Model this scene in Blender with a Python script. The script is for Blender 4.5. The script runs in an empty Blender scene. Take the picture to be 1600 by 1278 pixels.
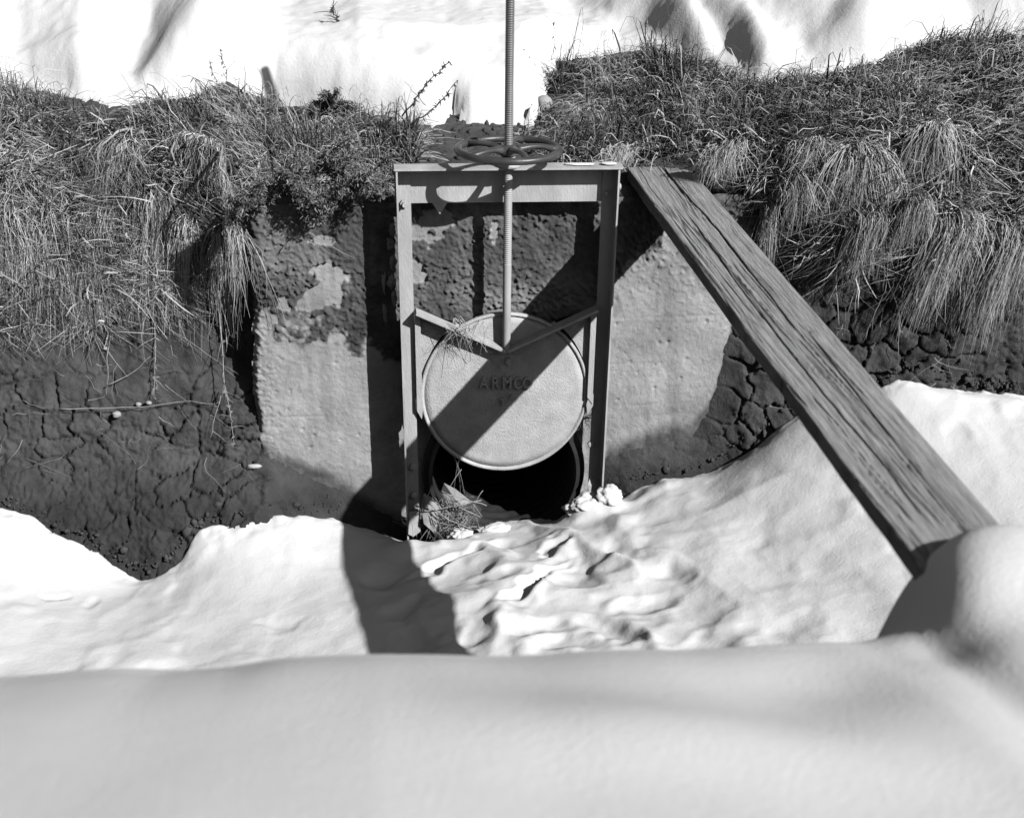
import bpy, bmesh, math, random
import numpy as np
from mathutils import Vector, Matrix

random.seed(7)
rng = np.random.default_rng(7)
SC = bpy.context.scene
COL = SC.collection

# ------------------------------------------------------------------ camera
F_PX, CX, CY = 2220., 800., 1143.           # focal length and principal point in the photograph's pixels
PITCH, YAW = math.radians(34.7), math.radians(5.2)
Fh = np.array([math.sin(YAW), math.cos(YAW), 0.]); RT = np.array([math.cos(YAW), -math.sin(YAW), 0.])
FW = Fh*math.cos(PITCH) - np.array([0, 0, 1.])*math.sin(PITCH)
UP = Fh*math.sin(PITCH) + np.array([0, 0, 1.])*math.cos(PITCH)
CAM = np.array([-0.459, -5.44, 2.083])
def ray(px, py): return FW + RT*(px-CX)/F_PX + UP*(CY-py)/F_PX
def onp(px, py, axis, val):                 # a photograph pixel carried on to a real plane of the place
    d = ray(px, py); return CAM + d*((val-CAM[axis])/d[axis])
cd = bpy.data.cameras.new('camera'); cam = bpy.data.objects.new('camera', cd); COL.objects.link(cam)
cam.matrix_world = Matrix(((RT[0], UP[0], -FW[0], CAM[0]), (RT[1], UP[1], -FW[1], CAM[1]), (RT[2], UP[2], -FW[2], CAM[2]), (0, 0, 0, 1)))
cd.sensor_width = 36; cd.lens = F_PX/1600*36; cd.shift_y = (CY-639)/1600; cd.clip_start = .05; cd.clip_end = 500
cd.dof.use_dof = True; cd.dof.focus_distance = 5.35; cd.dof.aperture_fstop = 2.7
SC.camera = cam

# ------------------------------------------------------------------ light
LD = np.array([-.912, 1., -.932]); LD /= np.linalg.norm(LD)
w = bpy.data.worlds.new("World"); SC.world = w; w.use_nodes = True
nt = w.node_tree; bg = nt.nodes['Background']
sky = nt.nodes.new('ShaderNodeTexSky'); sky.sky_type = 'NISHITA'; sky.sun_disc = False
sky.sun_elevation = math.radians(34.5); sky.sun_rotation = math.atan2(.912, -1.)
bw = nt.nodes.new('ShaderNodeRGBToBW')      # black-and-white film
nt.links.new(sky.outputs[0], bw.inputs[0]); nt.links.new(bw.outputs[0], bg.inputs[0]); bg.inputs[1].default_value = .05
sd_ = bpy.data.lights.new('sun', 'SUN'); sd_.energy = 5.0; sd_.angle = math.radians(.53); sd_.color = (1, 1, 1)
so = bpy.data.objects.new('sun', sd_); COL.objects.link(so)
so.rotation_mode = 'QUATERNION'; so.rotation_quaternion = Vector(LD).to_track_quat('-Z', 'Y'); so.location = (4, -5, 6)
vs = SC.view_settings; vs.view_transform = 'Standard'; vs.look = 'None'; vs.exposure = 0.11; vs.gamma = 1; vs.use_curve_mapping = False
SC.render.engine = 'CYCLES'; SC.cycles.max_bounces = 4; SC.cycles.diffuse_bounces = 0

# ------------------------------------------------------------------ helpers
def hsh(ix, iy, iz, seed):
    h = (ix.astype(np.int64)*374761393 + iy.astype(np.int64)*668265263 + iz.astype(np.int64)*2147483647 + seed*974634777) & 0xffffffff
    h = ((h ^ (h >> 13))*1274126177) & 0xffffffff
    h = (h ^ (h >> 16)) & 0xffffff
    return h/float(0xffffff)
def vn(x, y, z=None, seed=0):
    x = np.asarray(x, float); y = np.asarray(y, float); z = np.zeros_like(x) if z is None else np.asarray(z, float)
    x, y, z = np.broadcast_arrays(x, y, z)
    ix, iy, iz = np.floor(x), np.floor(y), np.floor(z); fx, fy, fz = x-ix, y-iy, z-iz
    fx = fx*fx*fx*(fx*(fx*6-15)+10); fy = fy*fy*fy*(fy*(fy*6-15)+10); fz = fz*fz*fz*(fz*(fz*6-15)+10)
    r = 0
    for a in (0, 1):
        for b in (0, 1):
            for c in (0, 1):
                r = r + hsh(ix+a, iy+b, iz+c, seed)*(fx if a else 1-fx)*(fy if b else 1-fy)*(fz if c else 1-fz)
    return r*2-1
def fbm(x, y, z=None, o=4, seed=0, g=.5):
    s, a, n = 0, 1., 0
    for k in range(o):
        s = s + a*vn(np.asarray(x)*2**k+k*7.3, np.asarray(y)*2**k+k*3.1, None if z is None else np.asarray(z)*2**k, seed+k); n += a; a *= g
    return s/n
def cells(x, y, seed=0, jit=.9):            # F1, F2 and the cell's own random number
    ix, iy = np.floor(x), np.floor(y)
    f1 = np.full(np.shape(x), 9.); f2 = f1.copy(); idv = np.zeros(np.shape(x))
    for a in (-1, 0, 1):
        for b in (-1, 0, 1):
            cx_, cy_ = ix+a, iy+b; o0 = np.zeros_like(cx_)
            px = cx_+.5+jit*(hsh(cx_, cy_, o0, seed)-.5); py = cy_+.5+jit*(hsh(cx_, cy_, o0, seed+9)-.5)
            d = np.hypot(px-x, py-y); n = d < f1
            f2 = np.where(n, f1, np.minimum(f2, d)); idv = np.where(n, hsh(cx_, cy_, o0, seed+17), idv); f1 = np.where(n, d, f1)
    return f1, f2, idv
def sstep(a, b, x):
    t = np.clip((np.asarray(x, float)-a)/(b-a), 0, 1); return t*t*(3-2*t)
def link(name, me, mat=None, parent=None):
    o = bpy.data.objects.new(name, me); COL.objects.link(o)
    if mat: me.materials.append(mat)
    if parent: o.parent = parent
    return o
def mesh(name, V, Fa, mat=None, parent=None, smooth=True, attrs=None):
    V = np.asarray(V, np.float32); me = bpy.data.meshes.new(name)
    if isinstance(Fa, np.ndarray):
        n, k = Fa.shape
        me.vertices.add(len(V)); me.vertices.foreach_set('co', V.ravel())
        me.loops.add(n*k); me.loops.foreach_set('vertex_index', Fa.astype(np.int32).ravel())
        me.polygons.add(n); me.polygons.foreach_set('loop_start', np.arange(0, n*k, k, dtype=np.int32)); me.polygons.foreach_set('loop_total', np.full(n, k, np.int32))
        me.update(calc_edges=True)
    else:
        me.from_pydata([tuple(map(float, v)) for v in V], [], [tuple(int(i) for i in f) for f in Fa]); me.update()
    if smooth: me.polygons.foreach_set('use_smooth', np.ones(len(me.polygons), bool))
    for k_, v_ in (attrs or {}).items():
        at = me.attributes.new(k_, 'FLOAT', 'POINT'); at.data.foreach_set('value', np.asarray(v_, np.float32).ravel())
    return link(name, me, mat, parent)
def gridfaces(nu, nv, keep=None):
    i = np.arange(nu-1)[:, None]; j = np.arange(nv-1)[None, :]; a = i*nv+j
    f = np.stack([a, a+nv, a+nv+1, a+1], -1).reshape(-1, 4)
    return f if keep is None else f[keep.reshape(-1)]
def compact(V, Fa, attrs=None):
    u, inv = np.unique(Fa, return_inverse=True)
    return V[u], inv.reshape(Fa.shape), {k: np.asarray(v).ravel()[u] for k, v in (attrs or {}).items()}
def tag(o, label=None, cat=None, group=None, kind=None):
    if label: o['label'] = label
    if cat: o['category'] = cat
    if group: o['group'] = group
    if kind: o['kind'] = kind
    return o
def empty(name, loc, rot=(0, 0, 0)):
    o = bpy.data.objects.new(name, None); COL.objects.link(o); o.location = loc; o.rotation_euler = rot; o.empty_display_size = .1; return o
def B():
    return bmesh.new()
def done(bm, name, mat, parent=None, smooth=False, bevel=0):
    if bevel:
        bmesh.ops.bevel(bm, geom=list(bm.edges), offset=bevel, segments=2, affect='EDGES', profile=.6)
    bmesh.ops.recalc_face_normals(bm, faces=list(bm.faces))
    me = bpy.data.meshes.new(name); bm.to_mesh(me); bm.free()
    if smooth: me.polygons.foreach_set('use_smooth', np.ones(len(me.polygons), bool))
    return link(name, me, mat, parent)
def box(bm, x0, x1, y0, y1, z0, z1):
    m = Matrix.Translation(((x0+x1)/2, (y0+y1)/2, (z0+z1)/2)) @ Matrix.Diagonal((abs(x1-x0), abs(y1-y0), abs(z1-z0), 1))
    return bmesh.ops.create_cube(bm, size=1, matrix=m)['verts']
def lathe(bm, prof, n=24, M=Matrix.Identity(4), closed=False):   # prof: (radius, height) along local z
    rings = []
    for r, h in prof:
        rings.append([bm.verts.new(M @ Vector((r*math.cos(2*math.pi*k/n), r*math.sin(2*math.pi*k/n), h))) for k in range(n)])
    m = len(rings)
    for i in range(m if closed else m-1):
        a, b = rings[i], rings[(i+1) % m]
        for k in range(n): bm.faces.new((a[k], a[(k+1) % n], b[(k+1) % n], b[k]))
    if not closed:
        if prof[0][0] > 1e-5: bm.faces.new(rings[0][::-1])
        if prof[-1][0] > 1e-5: bm.faces.new(rings[-1])
def tube(bm, pts, rad, n=8, squash=1.):
    pts = [Vector(p) for p in pts]; rings = []
    ref = Vector((0, 0, 1)) if abs((pts[-1]-pts[0]).normalized().z) < .9 else Vector((1, 0, 0))
    for i, p in enumerate(pts):
        t = (pts[min(i+1, len(pts)-1)]-pts[max(i-1, 0)]).normalized(); s = t.cross(ref).normalized(); u = s.cross(t)
        r = rad[i] if hasattr(rad, '__len__') else rad
        rings.append([bm.verts.new(p + s*math.cos(2*math.pi*k/n)*r + u*math.sin(2*math.pi*k/n)*r*squash) for k in range(n)])
    for a, b in zip(rings, rings[1:]):
        for k in range(n): bm.faces.new((a[k], a[(k+1) % n], b[(k+1) % n], b[k]))
    bm.faces.new(rings[0][::-1]); bm.faces.new(rings[-1])
def prism(bm, poly, y0, y1):                # polygon in x,z pulled from y0 to y1
    a = [bm.verts.new((x, y0, z)) for x, z in poly]; b = [bm.verts.new((x, y1, z)) for x, z in poly]; n = len(poly)
    bm.faces.new(a); bm.faces.new(b[::-1])
    for k in range(n): bm.faces.new((a[k], b[k], b[(k+1) % n], a[(k+1) % n]))

# ------------------------------------------------------------------ materials (all neutral: black-and-white film)
def mat(name, lo, hi, scale=8, rough=.85, bump=.3, bscale=60, bdist=.004, attr=None, attr_lo=None, metallic=0, stretch=None, spec=.3, detail=6, sss=0):
    m = bpy.data.materials.new(name); m.use_nodes = True; t = m.node_tree; N, Lk = t.nodes, t.links; b = N['Principled BSDF']
    tc = N.new('ShaderNodeTexCoord'); src = tc.outputs['Object']
    if stretch:
        mp = N.new('ShaderNodeMapping'); mp.inputs['Scale'].default_value = stretch; Lk.new(src, mp.inputs[0]); src = mp.outputs[0]
    n1 = N.new('ShaderNodeTexNoise'); n1.inputs['Scale'].default_value = scale; n1.inputs['Detail'].default_value = detail; n1.inputs['Roughness'].default_value = .65; Lk.new(src, n1.inputs[0])
    cr = N.new('ShaderNodeValToRGB'); cr.color_ramp.elements[0].position = .3; cr.color_ramp.elements[1].position = .7
    cr.color_ramp.elements[0].color = (lo,)*3+(1,); cr.color_ramp.elements[1].color = (hi,)*3+(1,); Lk.new(n1.outputs[0], cr.inputs[0])
    out = cr.outputs[0]
    if attr:
        at = N.new('ShaderNodeAttribute'); at.attribute_name = attr
        cr2 = N.new('ShaderNodeValToRGB'); cr2.color_ramp.elements[0].color = (attr_lo[0],)*3+(1,); cr2.color_ramp.elements[1].color = (attr_lo[1],)*3+(1,)
        cr2.color_ramp.elements[0].position = .3; cr2.color_ramp.elements[1].position = .7; Lk.new(n1.outputs[0], cr2.inputs[0])
        mx = N.new('ShaderNodeMix'); mx.data_type = 'RGBA'; Lk.new(at.outputs['Fac'], mx.inputs[0]); Lk.new(out, mx.inputs[6]); Lk.new(cr2.outputs[0], mx.inputs[7]); out = mx.outputs[2]
    Lk.new(out, b.inputs['Base Color'])
    b.inputs['Roughness'].default_value = rough; b.inputs['Metallic'].default_value = metallic; b.inputs['Specular IOR Level'].default_value = spec
    if sss:
        b.inputs['Subsurface Weight'].default_value = 1; b.inputs['Subsurface Radius'].default_value = (1, 1, 1); b.inputs['Subsurface Scale'].default_value = sss
    if bump:
        n2 = N.new('ShaderNodeTexNoise'); n2.inputs['Scale'].default_value = bscale; n2.inputs['Detail'].default_value = 5; n2.inputs['Roughness'].default_value = .7; Lk.new(src, n2.inputs[0])
        bp = N.new('ShaderNodeBump'); bp.inputs['Strength'].default_value = bump; bp.inputs['Distance'].default_value = bdist; Lk.new(n2.outputs[0], bp.inputs['Height']); Lk.new(bp.outputs[0], b.inputs['Normal'])
    return m
M_snow = mat('snow', .74, .82, 3, .75, .35, 70, .007, spec=.25)
M_dirt = mat('dirt', .045, .115, 9, .95, .9, 90, .008, attr='damp', attr_lo=(.03, .06), spec=.15)
M_conc = mat('concrete', .29, .49, 6, .92, .7, 75, .007, attr='dirt', attr_lo=(.05, .11), spec=.2, detail=9)
M_gate = mat('galvanised_metal', .36, .62, 9, .6, .6, 150, .004, spec=.35, detail=12, stretch=(1, 1, .35))
M_cast = mat('cast_iron_grey', .42, .66, 11, .66, .8, 150, .006, spec=.3, detail=9)
M_wheel = mat('dark_iron', .035, .085, 10, .38, .3, 120, .002, spec=.6)
M_rod = mat('greased_steel', .10, .22, 14, .45, .3, 120, .001, spec=.5, stretch=(1, 1, .3))
M_stem = mat('stem_steel', .34, .52, 14, .55, .3, 120, .001, spec=.4, stretch=(1, 1, .3))
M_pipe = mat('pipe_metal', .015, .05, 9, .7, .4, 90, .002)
M_wood = mat('weathered_wood', .18, .46, 16, .85, 1.0, 34, .004, stretch=(9, .45, 9), attr='crack_side', attr_lo=(.012, .03), spec=.2, detail=9)
M_grass = mat('dry_grass', .04, .10, 30, .7, 0, attr='tone', attr_lo=(.48, .70), spec=.25)
M_leaf = mat('dry_leaf', .06, .12, 30, .8, 0, attr='tone', attr_lo=(.22, .36), spec=.2)
M_twig = mat('dry_stem', .22, .42, 40, .8, 0)
M_dark = mat('dark_stem', .05, .10, 40, .8, 0)
M_stone = mat('stone', .28, .42, 12, .85, .4, 60, .003)
M_paper = mat('bleached_debris', .40, .60, 20, .8, .3, 60, .002)

# ------------------------------------------------------------------ the bank: analytic face, lip and upper ground
BX = np.array([-60, -5, -2.2, -1.0, -.67, -.35, .30, .44, .79, .85, .91, .98, 1.08, 1.2, 1.3])
BZ = np.array([-.25, -.25, -.27, -.256, -.45, -.66, -.66, -.34, -.256, -.15, .16, .66, 1.2, 2.0, 4.])
def face_y(x, z):                           # the y of the soil face (the headwall's front is y = 0)
    x = np.asarray(x, float); z = np.asarray(z, float)
    x, z = np.broadcast_arrays(x, z)
    d = np.full(x.shape, 1e9)
    for k in range(len(BX)-1):
        ax, az, bx, bz = BX[k], BZ[k], BX[k+1], BZ[k+1]
        t = np.clip(((x-ax)*(bx-ax)+(z-az)*(bz-az))/((bx-ax)**2+(bz-az)**2), 0, 1)
        d = np.minimum(d, np.hypot(x-ax-t*(bx-ax), z-az-t*(bz-az)))
    inside = (z > np.interp(x, BX, BZ)) & (x < 1.3)
    yin = .46*d
    up_ = sstep(.25, .65, z)
    cap = .15 + .6*(1-sstep(-1.10-.75*up_, -.99+.25*up_, x))
    yin = np.minimum(yin, cap)
    lowleft = 1-sstep(-.2, .5, x)
    yout = -(np.where(lowleft > .5, .85, .40))*d
    yout = np.where(x > .3, -.40*np.minimum(d, .5) - .10*np.maximum(d-.5, 0) - .55*np.maximum(-.1-z, 0)*sstep(.8, 1.3, x), -.85*d)
    return np.where(inside, yin, yout)
def lip_z(x): return np.interp(x, [-60, -3, -1.6, -1.05, -.85, .5, 1.1, 1.6, 3, 60], [.90, .90, .88, .84, .70, .70, .86, .94, .98, .98])
_lx = np.linspace(-6, 6, 1201)
def ylip(x):                                # smoothed line of the lip in plan
    return np.interp(x, _lx, _ly)
def top_slope(x): return np.interp(x, [-3, -1.2, -.5, .3, 1.0, 3], [.20, .22, .36, .36, .34, .34])
_ly = np.convolve(np.pad(face_y(_lx, lip_z(_lx)), 50, mode='edge'), np.ones(101)/101, 'valid'); _ly = np.convolve(np.pad(_ly, 25, mode='edge'), np.ones(51)/51, 'valid')
ZB = -1.15
NF = 330
vface = np.linspace(0, 1, NF)
vtop = np.concatenate([np.linspace(.006, .7, 100), np.linspace(.72, 2.6, 70), [3, 3.6, 4.5, 6, 9, 15, 30, 60, 120]])
xs = np.concatenate([[-120, -40, -15, -8, -5], np.arange(-3.6, -2.45, .03), np.arange(-2.45, 2.7, .0062), np.arange(2.72, 3.8, .03), [5, 8, 15, 40, 120]])
XX = xs[:, None]
zl = lip_z(xs)[:, None]
Zf = ZB + (zl-ZB)*vface[None, :]
Yf = face_y(np.broadcast_to(XX, Zf.shape), Zf)
yl = Yf[:, -1:]
def ground_top(d, x):                       # rise of the upper ground behind the lip
    s = top_slope(x); return s*np.minimum(d, .9) + .12*np.clip(d-.9, 0, 2.) + 0*d
Yt = yl + vtop[None, :]
Zt = zl + ground_top(np.maximum(Yt-ylip(xs)[:, None], 0), XX)
GY = np.concatenate([Yf, Yt], 1); GZ = np.concatenate([Zf, Zt], 1); GX = np.broadcast_to(XX, GY.shape).copy()
def smooth_v(A, n):
    k = np.ones(2*n+1)/(2*n+1); P_ = np.pad(A, ((0, 0), (n, n)), mode='edge')
    return np.apply_along_axis(lambda r: np.convolve(r, k, 'valid'), 1, P_)
lw = np.zeros(GY.shape[1]); lw[NF-50:NF+50] = 1; lw = np.convolve(lw, np.ones(25)/25, 'same')[None, :]
GY = GY*(1-lw) + smooth_v(GY, 12)*lw; GZ = GZ*(1-lw) + smooth_v(GZ, 12)*lw
cw = (1-sstep(-.98, -.93, GX)) + sstep(.9, .97, GX)   # 1 beside the wall, 0 behind it
def nrm(X, Y, Z):
    P_ = np.stack([X, Y, Z], -1); du = np.gradient(P_, axis=0); dv = np.gradient(P_, axis=1)
    n = np.cross(du, dv); n /= np.linalg.norm(n, axis=-1, keepdims=True)+1e-12
    return n*np.where(n[..., 2:3]*0+1 > 0, 1, 1)
NN = nrm(GX, GY, GZ)
NN = np.where((NN[..., 1:2] > .3), -NN, NN); NN = np.where(NN[..., 2:3] < -.3, -NN, NN)
arc = np.cumsum(np.hypot(np.diff(GY, axis=1, prepend=GY[:, :1]), np.diff(GZ, axis=1, prepend=GZ[:, :1])), 1)
wx = GX + .05*fbm(GX*4, arc*4, seed=3); wv = arc + .05*fbm(GX*4+9, arc*4, seed=4)
wx = wx + .035*fbm(GX*13, arc*13, seed=33); wv = wv + .035*fbm(GX*13+5, arc*13, seed=34)
f1, f2, cid = cells(wx*8, wv*9.5, 5); f1b, f2b, cidb = cells(wx*25, wv*25, 6)
near = (np.abs(GX) < 3) & (arc < 5)
crk = sstep(.10, .03, f2-f1)*sstep(-.6, .10, fbm(GX*4, arc*4, seed=35, o=2)); crk2 = sstep(.20, .04, f2b-f1b)*sstep(-.25, .15, fbm(GX*2.5, arc*2.5, seed=8))
cmask = sstep(-.6, -.1, fbm(GX*1.7+5, arc*1.7, seed=9))
disp = .030*fbm(GX*3, arc*3, seed=11, o=3) + .012*fbm(GX*14, arc*14, seed=12, o=4) + (cid-.5)*.004*cmask - .024*crk*cmask - .009*crk2 + .006*fbm(GX*32, arc*32, seed=36, o=3) + .010*np.maximum(fbm(GX*9, arc*9, seed=37, o=2), 0)
disp = np.where(near, disp, 0)*(.35+.65*np.clip(cw, 0, 1))
isf = (np.arange(GX.shape[1]) < NF+15)[None, :]
disp = np.where(isf, disp, disp*.7)
disp += np.where(isf & (np.clip(cw, 0, 1) < .5) & (GZ > -.3), .0, 0)
BXp = GX + NN[..., 0]*disp; BYp = GY + NN[..., 1]*disp; BZp = GZ + NN[..., 2]*disp
damp = sstep(-.28, -.45, GZ)*.8 + .3*sstep(0, .4, fbm(GX*1.2, arc*1.2, seed=31))
PIPE_C = (0., -.375); PIPE_R = .30
keep = np.ones((GX.shape[0]-1, GX.shape[1]-1), bool)
mx_, mz_ = GX[:-1, :-1], GZ[:-1, :-1]
keep &= ~((np.hypot(mx_-PIPE_C[0], mz_-PIPE_C[1]) < PIPE_R+.03) & (GY[:-1, :-1] < .5))
V = np.stack([BXp, BYp, BZp], -1).reshape(-1, 3)
Vc, Fc, Ac = compact(V, gridfaces(GX.shape[0], GX.shape[1], keep), {'damp': np.clip(damp, 0, 1)})
tag(mesh('dirt_bank', Vc, Fc, M_dirt, attrs=Ac), kind='structure')

# interpolation on the bank sheet by x and column index
def bank(x, v):
    x = np.clip(x, xs[0], xs[-1]); i = np.clip(np.searchsorted(xs, x)-1, 0, len(xs)-2); t = (x-xs[i])/(xs[i+1]-xs[i])
    v = np.clip(v, 0, GX.shape[1]-1.001); j = v.astype(int); s = v-j
    def g(A):
        return ((A[i, j].T*(1-t)+A[i+1, j].T*t)*(1-s) + (A[i, j+1].T*(1-t)+A[i+1, j+1].T*t)*s).T
    p = np.stack([x, g(BYp), g(BZp)], -1); n = g(NN); return p, n/np.linalg.norm(n, axis=-1, keepdims=True)
def arc_to_v(x, a):                         # a: metres measured from the lip, up the slope positive
    i = np.clip(np.searchsorted(xs, x)-1, 0, len(xs)-2)
    lip = arc[i, NF-1]; tgt = lip+a
    out = np.zeros(len(x))
    lo = np.zeros(len(x), int); hi = np.full(len(x), GX.shape[1]-1)
    for _ in range(10):
        m = (lo+hi)//2; b = arc[i, m] < tgt; lo = np.where(b, m, lo); hi = np.where(b, hi, m)
    dn = arc[i, hi]-arc[i, lo]; return lo + np.where(dn > 0, (tgt-arc[i, lo])/np.maximum(dn, 1e-6), 0)
def bank_hit(px, py):                       # where a photograph pixel's ray meets the smooth bank (headwall plane in front of it)
    d = ray(px, py); s = np.linspace(2.5, 9, 1300); P_ = CAM + d[None]*s[:, None]
    yb = face_y(P_[:, 0], P_[:, 2]); zt = lip_z(P_[:, 0]); yl_ = ylip(P_[:, 0])
    top = zt + ground_top(np.maximum(P_[:, 1]-yl_, 0), P_[:, 0])
    hit = np.where(P_[:, 2] < zt, P_[:, 1] > yb, P_[:, 2] < top)
    return P_[np.argmax(hit)]

# ------------------------------------------------------------------ snow in the ditch
def tps(P_, z, lam=1e-4):
    P_ = np.array(P_); n = len(P_)
    r = np.hypot(P_[:, None, 0]-P_[None, :, 0], P_[:, None, 1]-P_[None, :, 1]); K = r*r*np.log(r+1e-9)+np.eye(n)*lam
    Q = np.c_[np.ones(n), P_]; A = np.block([[K, Q], [Q.T, np.zeros((3, 3))]]); c = np.linalg.solve(A, np.r_[z, 0, 0, 0])
    def f(x, y):
        s = c[n]+c[n+1]*x+c[n+2]*y
        for k in range(n):
            r2 = (x-P_[k, 0])**2+(y-P_[k, 1])**2; s = s + c[k]*.5*r2*np.log(r2+1e-12)
        return s
    return f
edge = [(5, 790), (40, 798), (100, 830), (150, 852), (200, 886), (235, 893), (268, 872), (298, 832), (340, 813), (420, 800), (480, 803), (535, 800),
        (985, 752), (1020, 745), (1085, 735), (1150, 702), (1235, 640), (1385, 596), (1402, 578), (1440, 590), (1480, 597), (1555, 608), (1595, 612)]
ctl = []
for e in edge:
    q = bank_hit(*e); ctl.append((q[0], q[1], q[2]))
for e in [(560, 800), (600, 822), (640, 848), (700, 850), (760, 822), (800, 818), (870, 812), (930, 800)]:
    q = onp(*e, 1, -.02 if e[0] > 560 else 0.); ctl.append((q[0], q[1], q[2]))
ctl += [(-.626, -.33, -.53), (-.62, -.60, -.53), (-.57, -.92, -.485), (-.54, -1.15, -.46), (-.51, -1.3, -.435), (-.40, -.3, -.53), (-.386, -.52, -.52),
        (-.283, -.95, -.43), (-.258, -1.13, -.41), (-.227, -1.34, -.385), (-.17, -1.58, -.34),
        (-1.3, -.7, -.56), (-1.8, -.9, -.50), (-1.2, -1.2, -.48), (-2.4, -.6, -.42), (-3.4, -.8, -.40), (-1.8, -1.7, -.40), (-.9, -1.9, -.34),
        (.25, -.35, -.50), (.3, -.8, -.44), (.3, -1.3, -.38), (.8, -.45, -.34), (.8, -.9, -.34), (.8, -1.4, -.32), (1.3, -.7, -.18), (1.4, -1.2, -.20),
        (1.9, -.7, -.02), (2.4, -.8, .02), (1.8, -1.4, -.12), (3.6, -.9, .05), (3.6, -1.8, 0), (2.2, -2.2, -.1), (0, -2.4, -.25), (-2.4, -2.4, -.3), (-3.6, -1.8, -.35), (1, -2.4, -.22)]
ctl = np.array(ctl); fz = tps(ctl[:, :2], ctl[:, 2], 2e-3)
def dimple(X, Y, px, py, zref, a, b, ang, depth, rim=.12):
    q = onp(px, py, 2, zref); u = (X-q[0])+.05*fbm(X*9+px, Y*9, seed=47, o=2); v = (Y-q[1])+.05*fbm(X*9, Y*9+py, seed=48, o=2); c, s = math.cos(ang), math.sin(ang)
    e = ((u*c+v*s)/a)**2+((-u*s+v*c)/b)**2
    return -.6*depth*np.exp(-e**1.2) + depth*rim*np.exp(-((np.sqrt(e)-1.45)/.4)**2)
def ditch_z(X, Y):
    Z = fz(X, Y)
    mid = np.exp(-((X-.15)/.62)**2)
    wx_ = X+.15*fbm(X*2, Y*2, seed=44); wy_ = Y+.15*fbm(X*2+7, Y*2, seed=45)
    Z = Z + .034*fbm(wx_*1.9, wy_*1.2, seed=41, o=2)*(.6+.6*mid) + (.030*mid+.010)*(-np.abs(fbm(wx_*4.2, wy_*2.6, seed=42, o=2)))
    lump = sstep(.0, .7, fbm(wx_*6, wy_*3.6, seed=43, o=2))
    Z = Z + .024*lump*np.maximum(mid, .38) + .006*fbm(X*13, Y*9, seed=46, o=3)*(.5+mid*.6)
    q = onp(925, 800, 1, -.20)
    Z = Z + .085*np.exp(-(((X-q[0]+.03*fbm(X*9, Y*9, seed=49))/.12)**2+((Y-q[1]-.02)/.11)**2)**1.6)
    for a in [(598, 905, -.53, .085, .06, .2, .055), (640, 950, -.47, .07, .045, .2, .035), (660, 992, -.43, .09, .05, .1, .045), (835, 918, -.45, .025, .11, -.6, .06),
              (722, 985, -.40, .05, .05, .5, .03), (955, 992, -.38, .05, .08, .5, .05), (700, 872, -.50, .035, .10, -.7, .045), (865, 850, -.48, .03, .06, -.3, .045),
              (825, 985, -.40, .08, .04, .2, .03), (890, 1005, -.38, .10, .035, -.1, .03), 
              (1240, 955, -.22, .12, .05, .4, .02), (1120, 985, -.28, .15, .04, .5, .02), (440, 965, -.5, .05, .04, .3, .015), (85, 915, -.5, .02, .025, 0, .012), (140, 912, -.5, .03, .03, 0, .012),
               (770, 905, -.45, .06, .04, .2, .03), (780, 850, -.5, .05, .05, 0, .03), 
              (900, 905, -.42, .05, .07, .6, .028), (1010, 940, -.38, .10, .035, .5, .028), (1060, 880, -.36, .06, .04, .2, .022), (980, 860, -.42, .04, .06, .5, .025)]:
        a = a[:4]+(a[4]*1.7,)+a[5:]; Z = Z + dimple(X, Y, *a)
    return Z
gx = np.concatenate([np.arange(-9, -2.6, .25), np.arange(-2.6, 2.9, .0105), np.arange(2.92, 9, .25)]); gy = np.arange(-2.75, .42, .0105)
SX, SY = np.meshgrid(gx, gy, indexing='ij'); SZ = ditch_z(np.clip(SX, -3.6, 3.7), SY)
# the snow thins out against the soil with a crusty, melted edge
face_here = face_y(SX, SZ)
dist = SY - face_here
SZ = SZ - .10*sstep(-.03, .05, dist + .02*fbm(SX*12, SY*12, seed=51)) - .012*sstep(-.12, -.01, dist)*(1+fbm(SX*25, SY*25, seed=52))
kp = ~(((SY[:-1, :-1] > .01) & (np.abs(SX[:-1, :-1]) < .95)) | (SY[:-1, :-1] - face_y(SX, SZ)[:-1, :-1] > .25))
Vc, Fc, _ = compact(np.stack([SX, SY, SZ], -1).reshape(-1, 3), gridfaces(len(gx), len(gy), kp))
tag(mesh('ditch_snow', Vc, Fc, M_snow), kind='structure')

# ------------------------------------------------------------------ snow on the near bank (foreground)
fx = np.concatenate([np.arange(-40, -3, 1.5), np.arange(-3, 3, .02), np.arange(3, 40, 1.5)]); fy = np.concatenate([np.arange(-2.1, -4.8, -.015), np.arange(-4.85, -9, -.2), [-12, -20, -40, -80]])
NX, NY = np.meshgrid(fx, fy, indexing='ij')
yc = np.interp(NX, [-3, -1.15, -.6, -.25, .1, .44, .55, .62, .70, 1.2, 3], [-3.20, -3.20, -3.20, -3.20, -3.20, -3.17, -3.13, -3.02, -2.97, -2.95, -2.95])
zc = np.interp(NX, [-3, -1.15, -.95, -.75, -.5, -.25, 0, .25, .44, .55, .575, .615, .67, .75, .9, 1.2, 3], [.70, .690, .695, .702, .705, .690, .685, .680, .668, .668, .70, .742, .768, .782, .775, .75, .74])
kk = np.ones(3)/3; zc = np.apply_along_axis(lambda c: np.convolve(np.pad(c, 1, mode='edge'), kk, 'valid'), 0, zc); yc = np.apply_along_axis(lambda c: np.convolve(np.pad(c, 1, mode='edge'), kk, 'valid'), 0, yc)
zc = zc + .022*fbm(NX*2.6, NX*0+1.5, seed=62, o=2)
zc = zc + 0*NY
d = NY-yc
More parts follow.
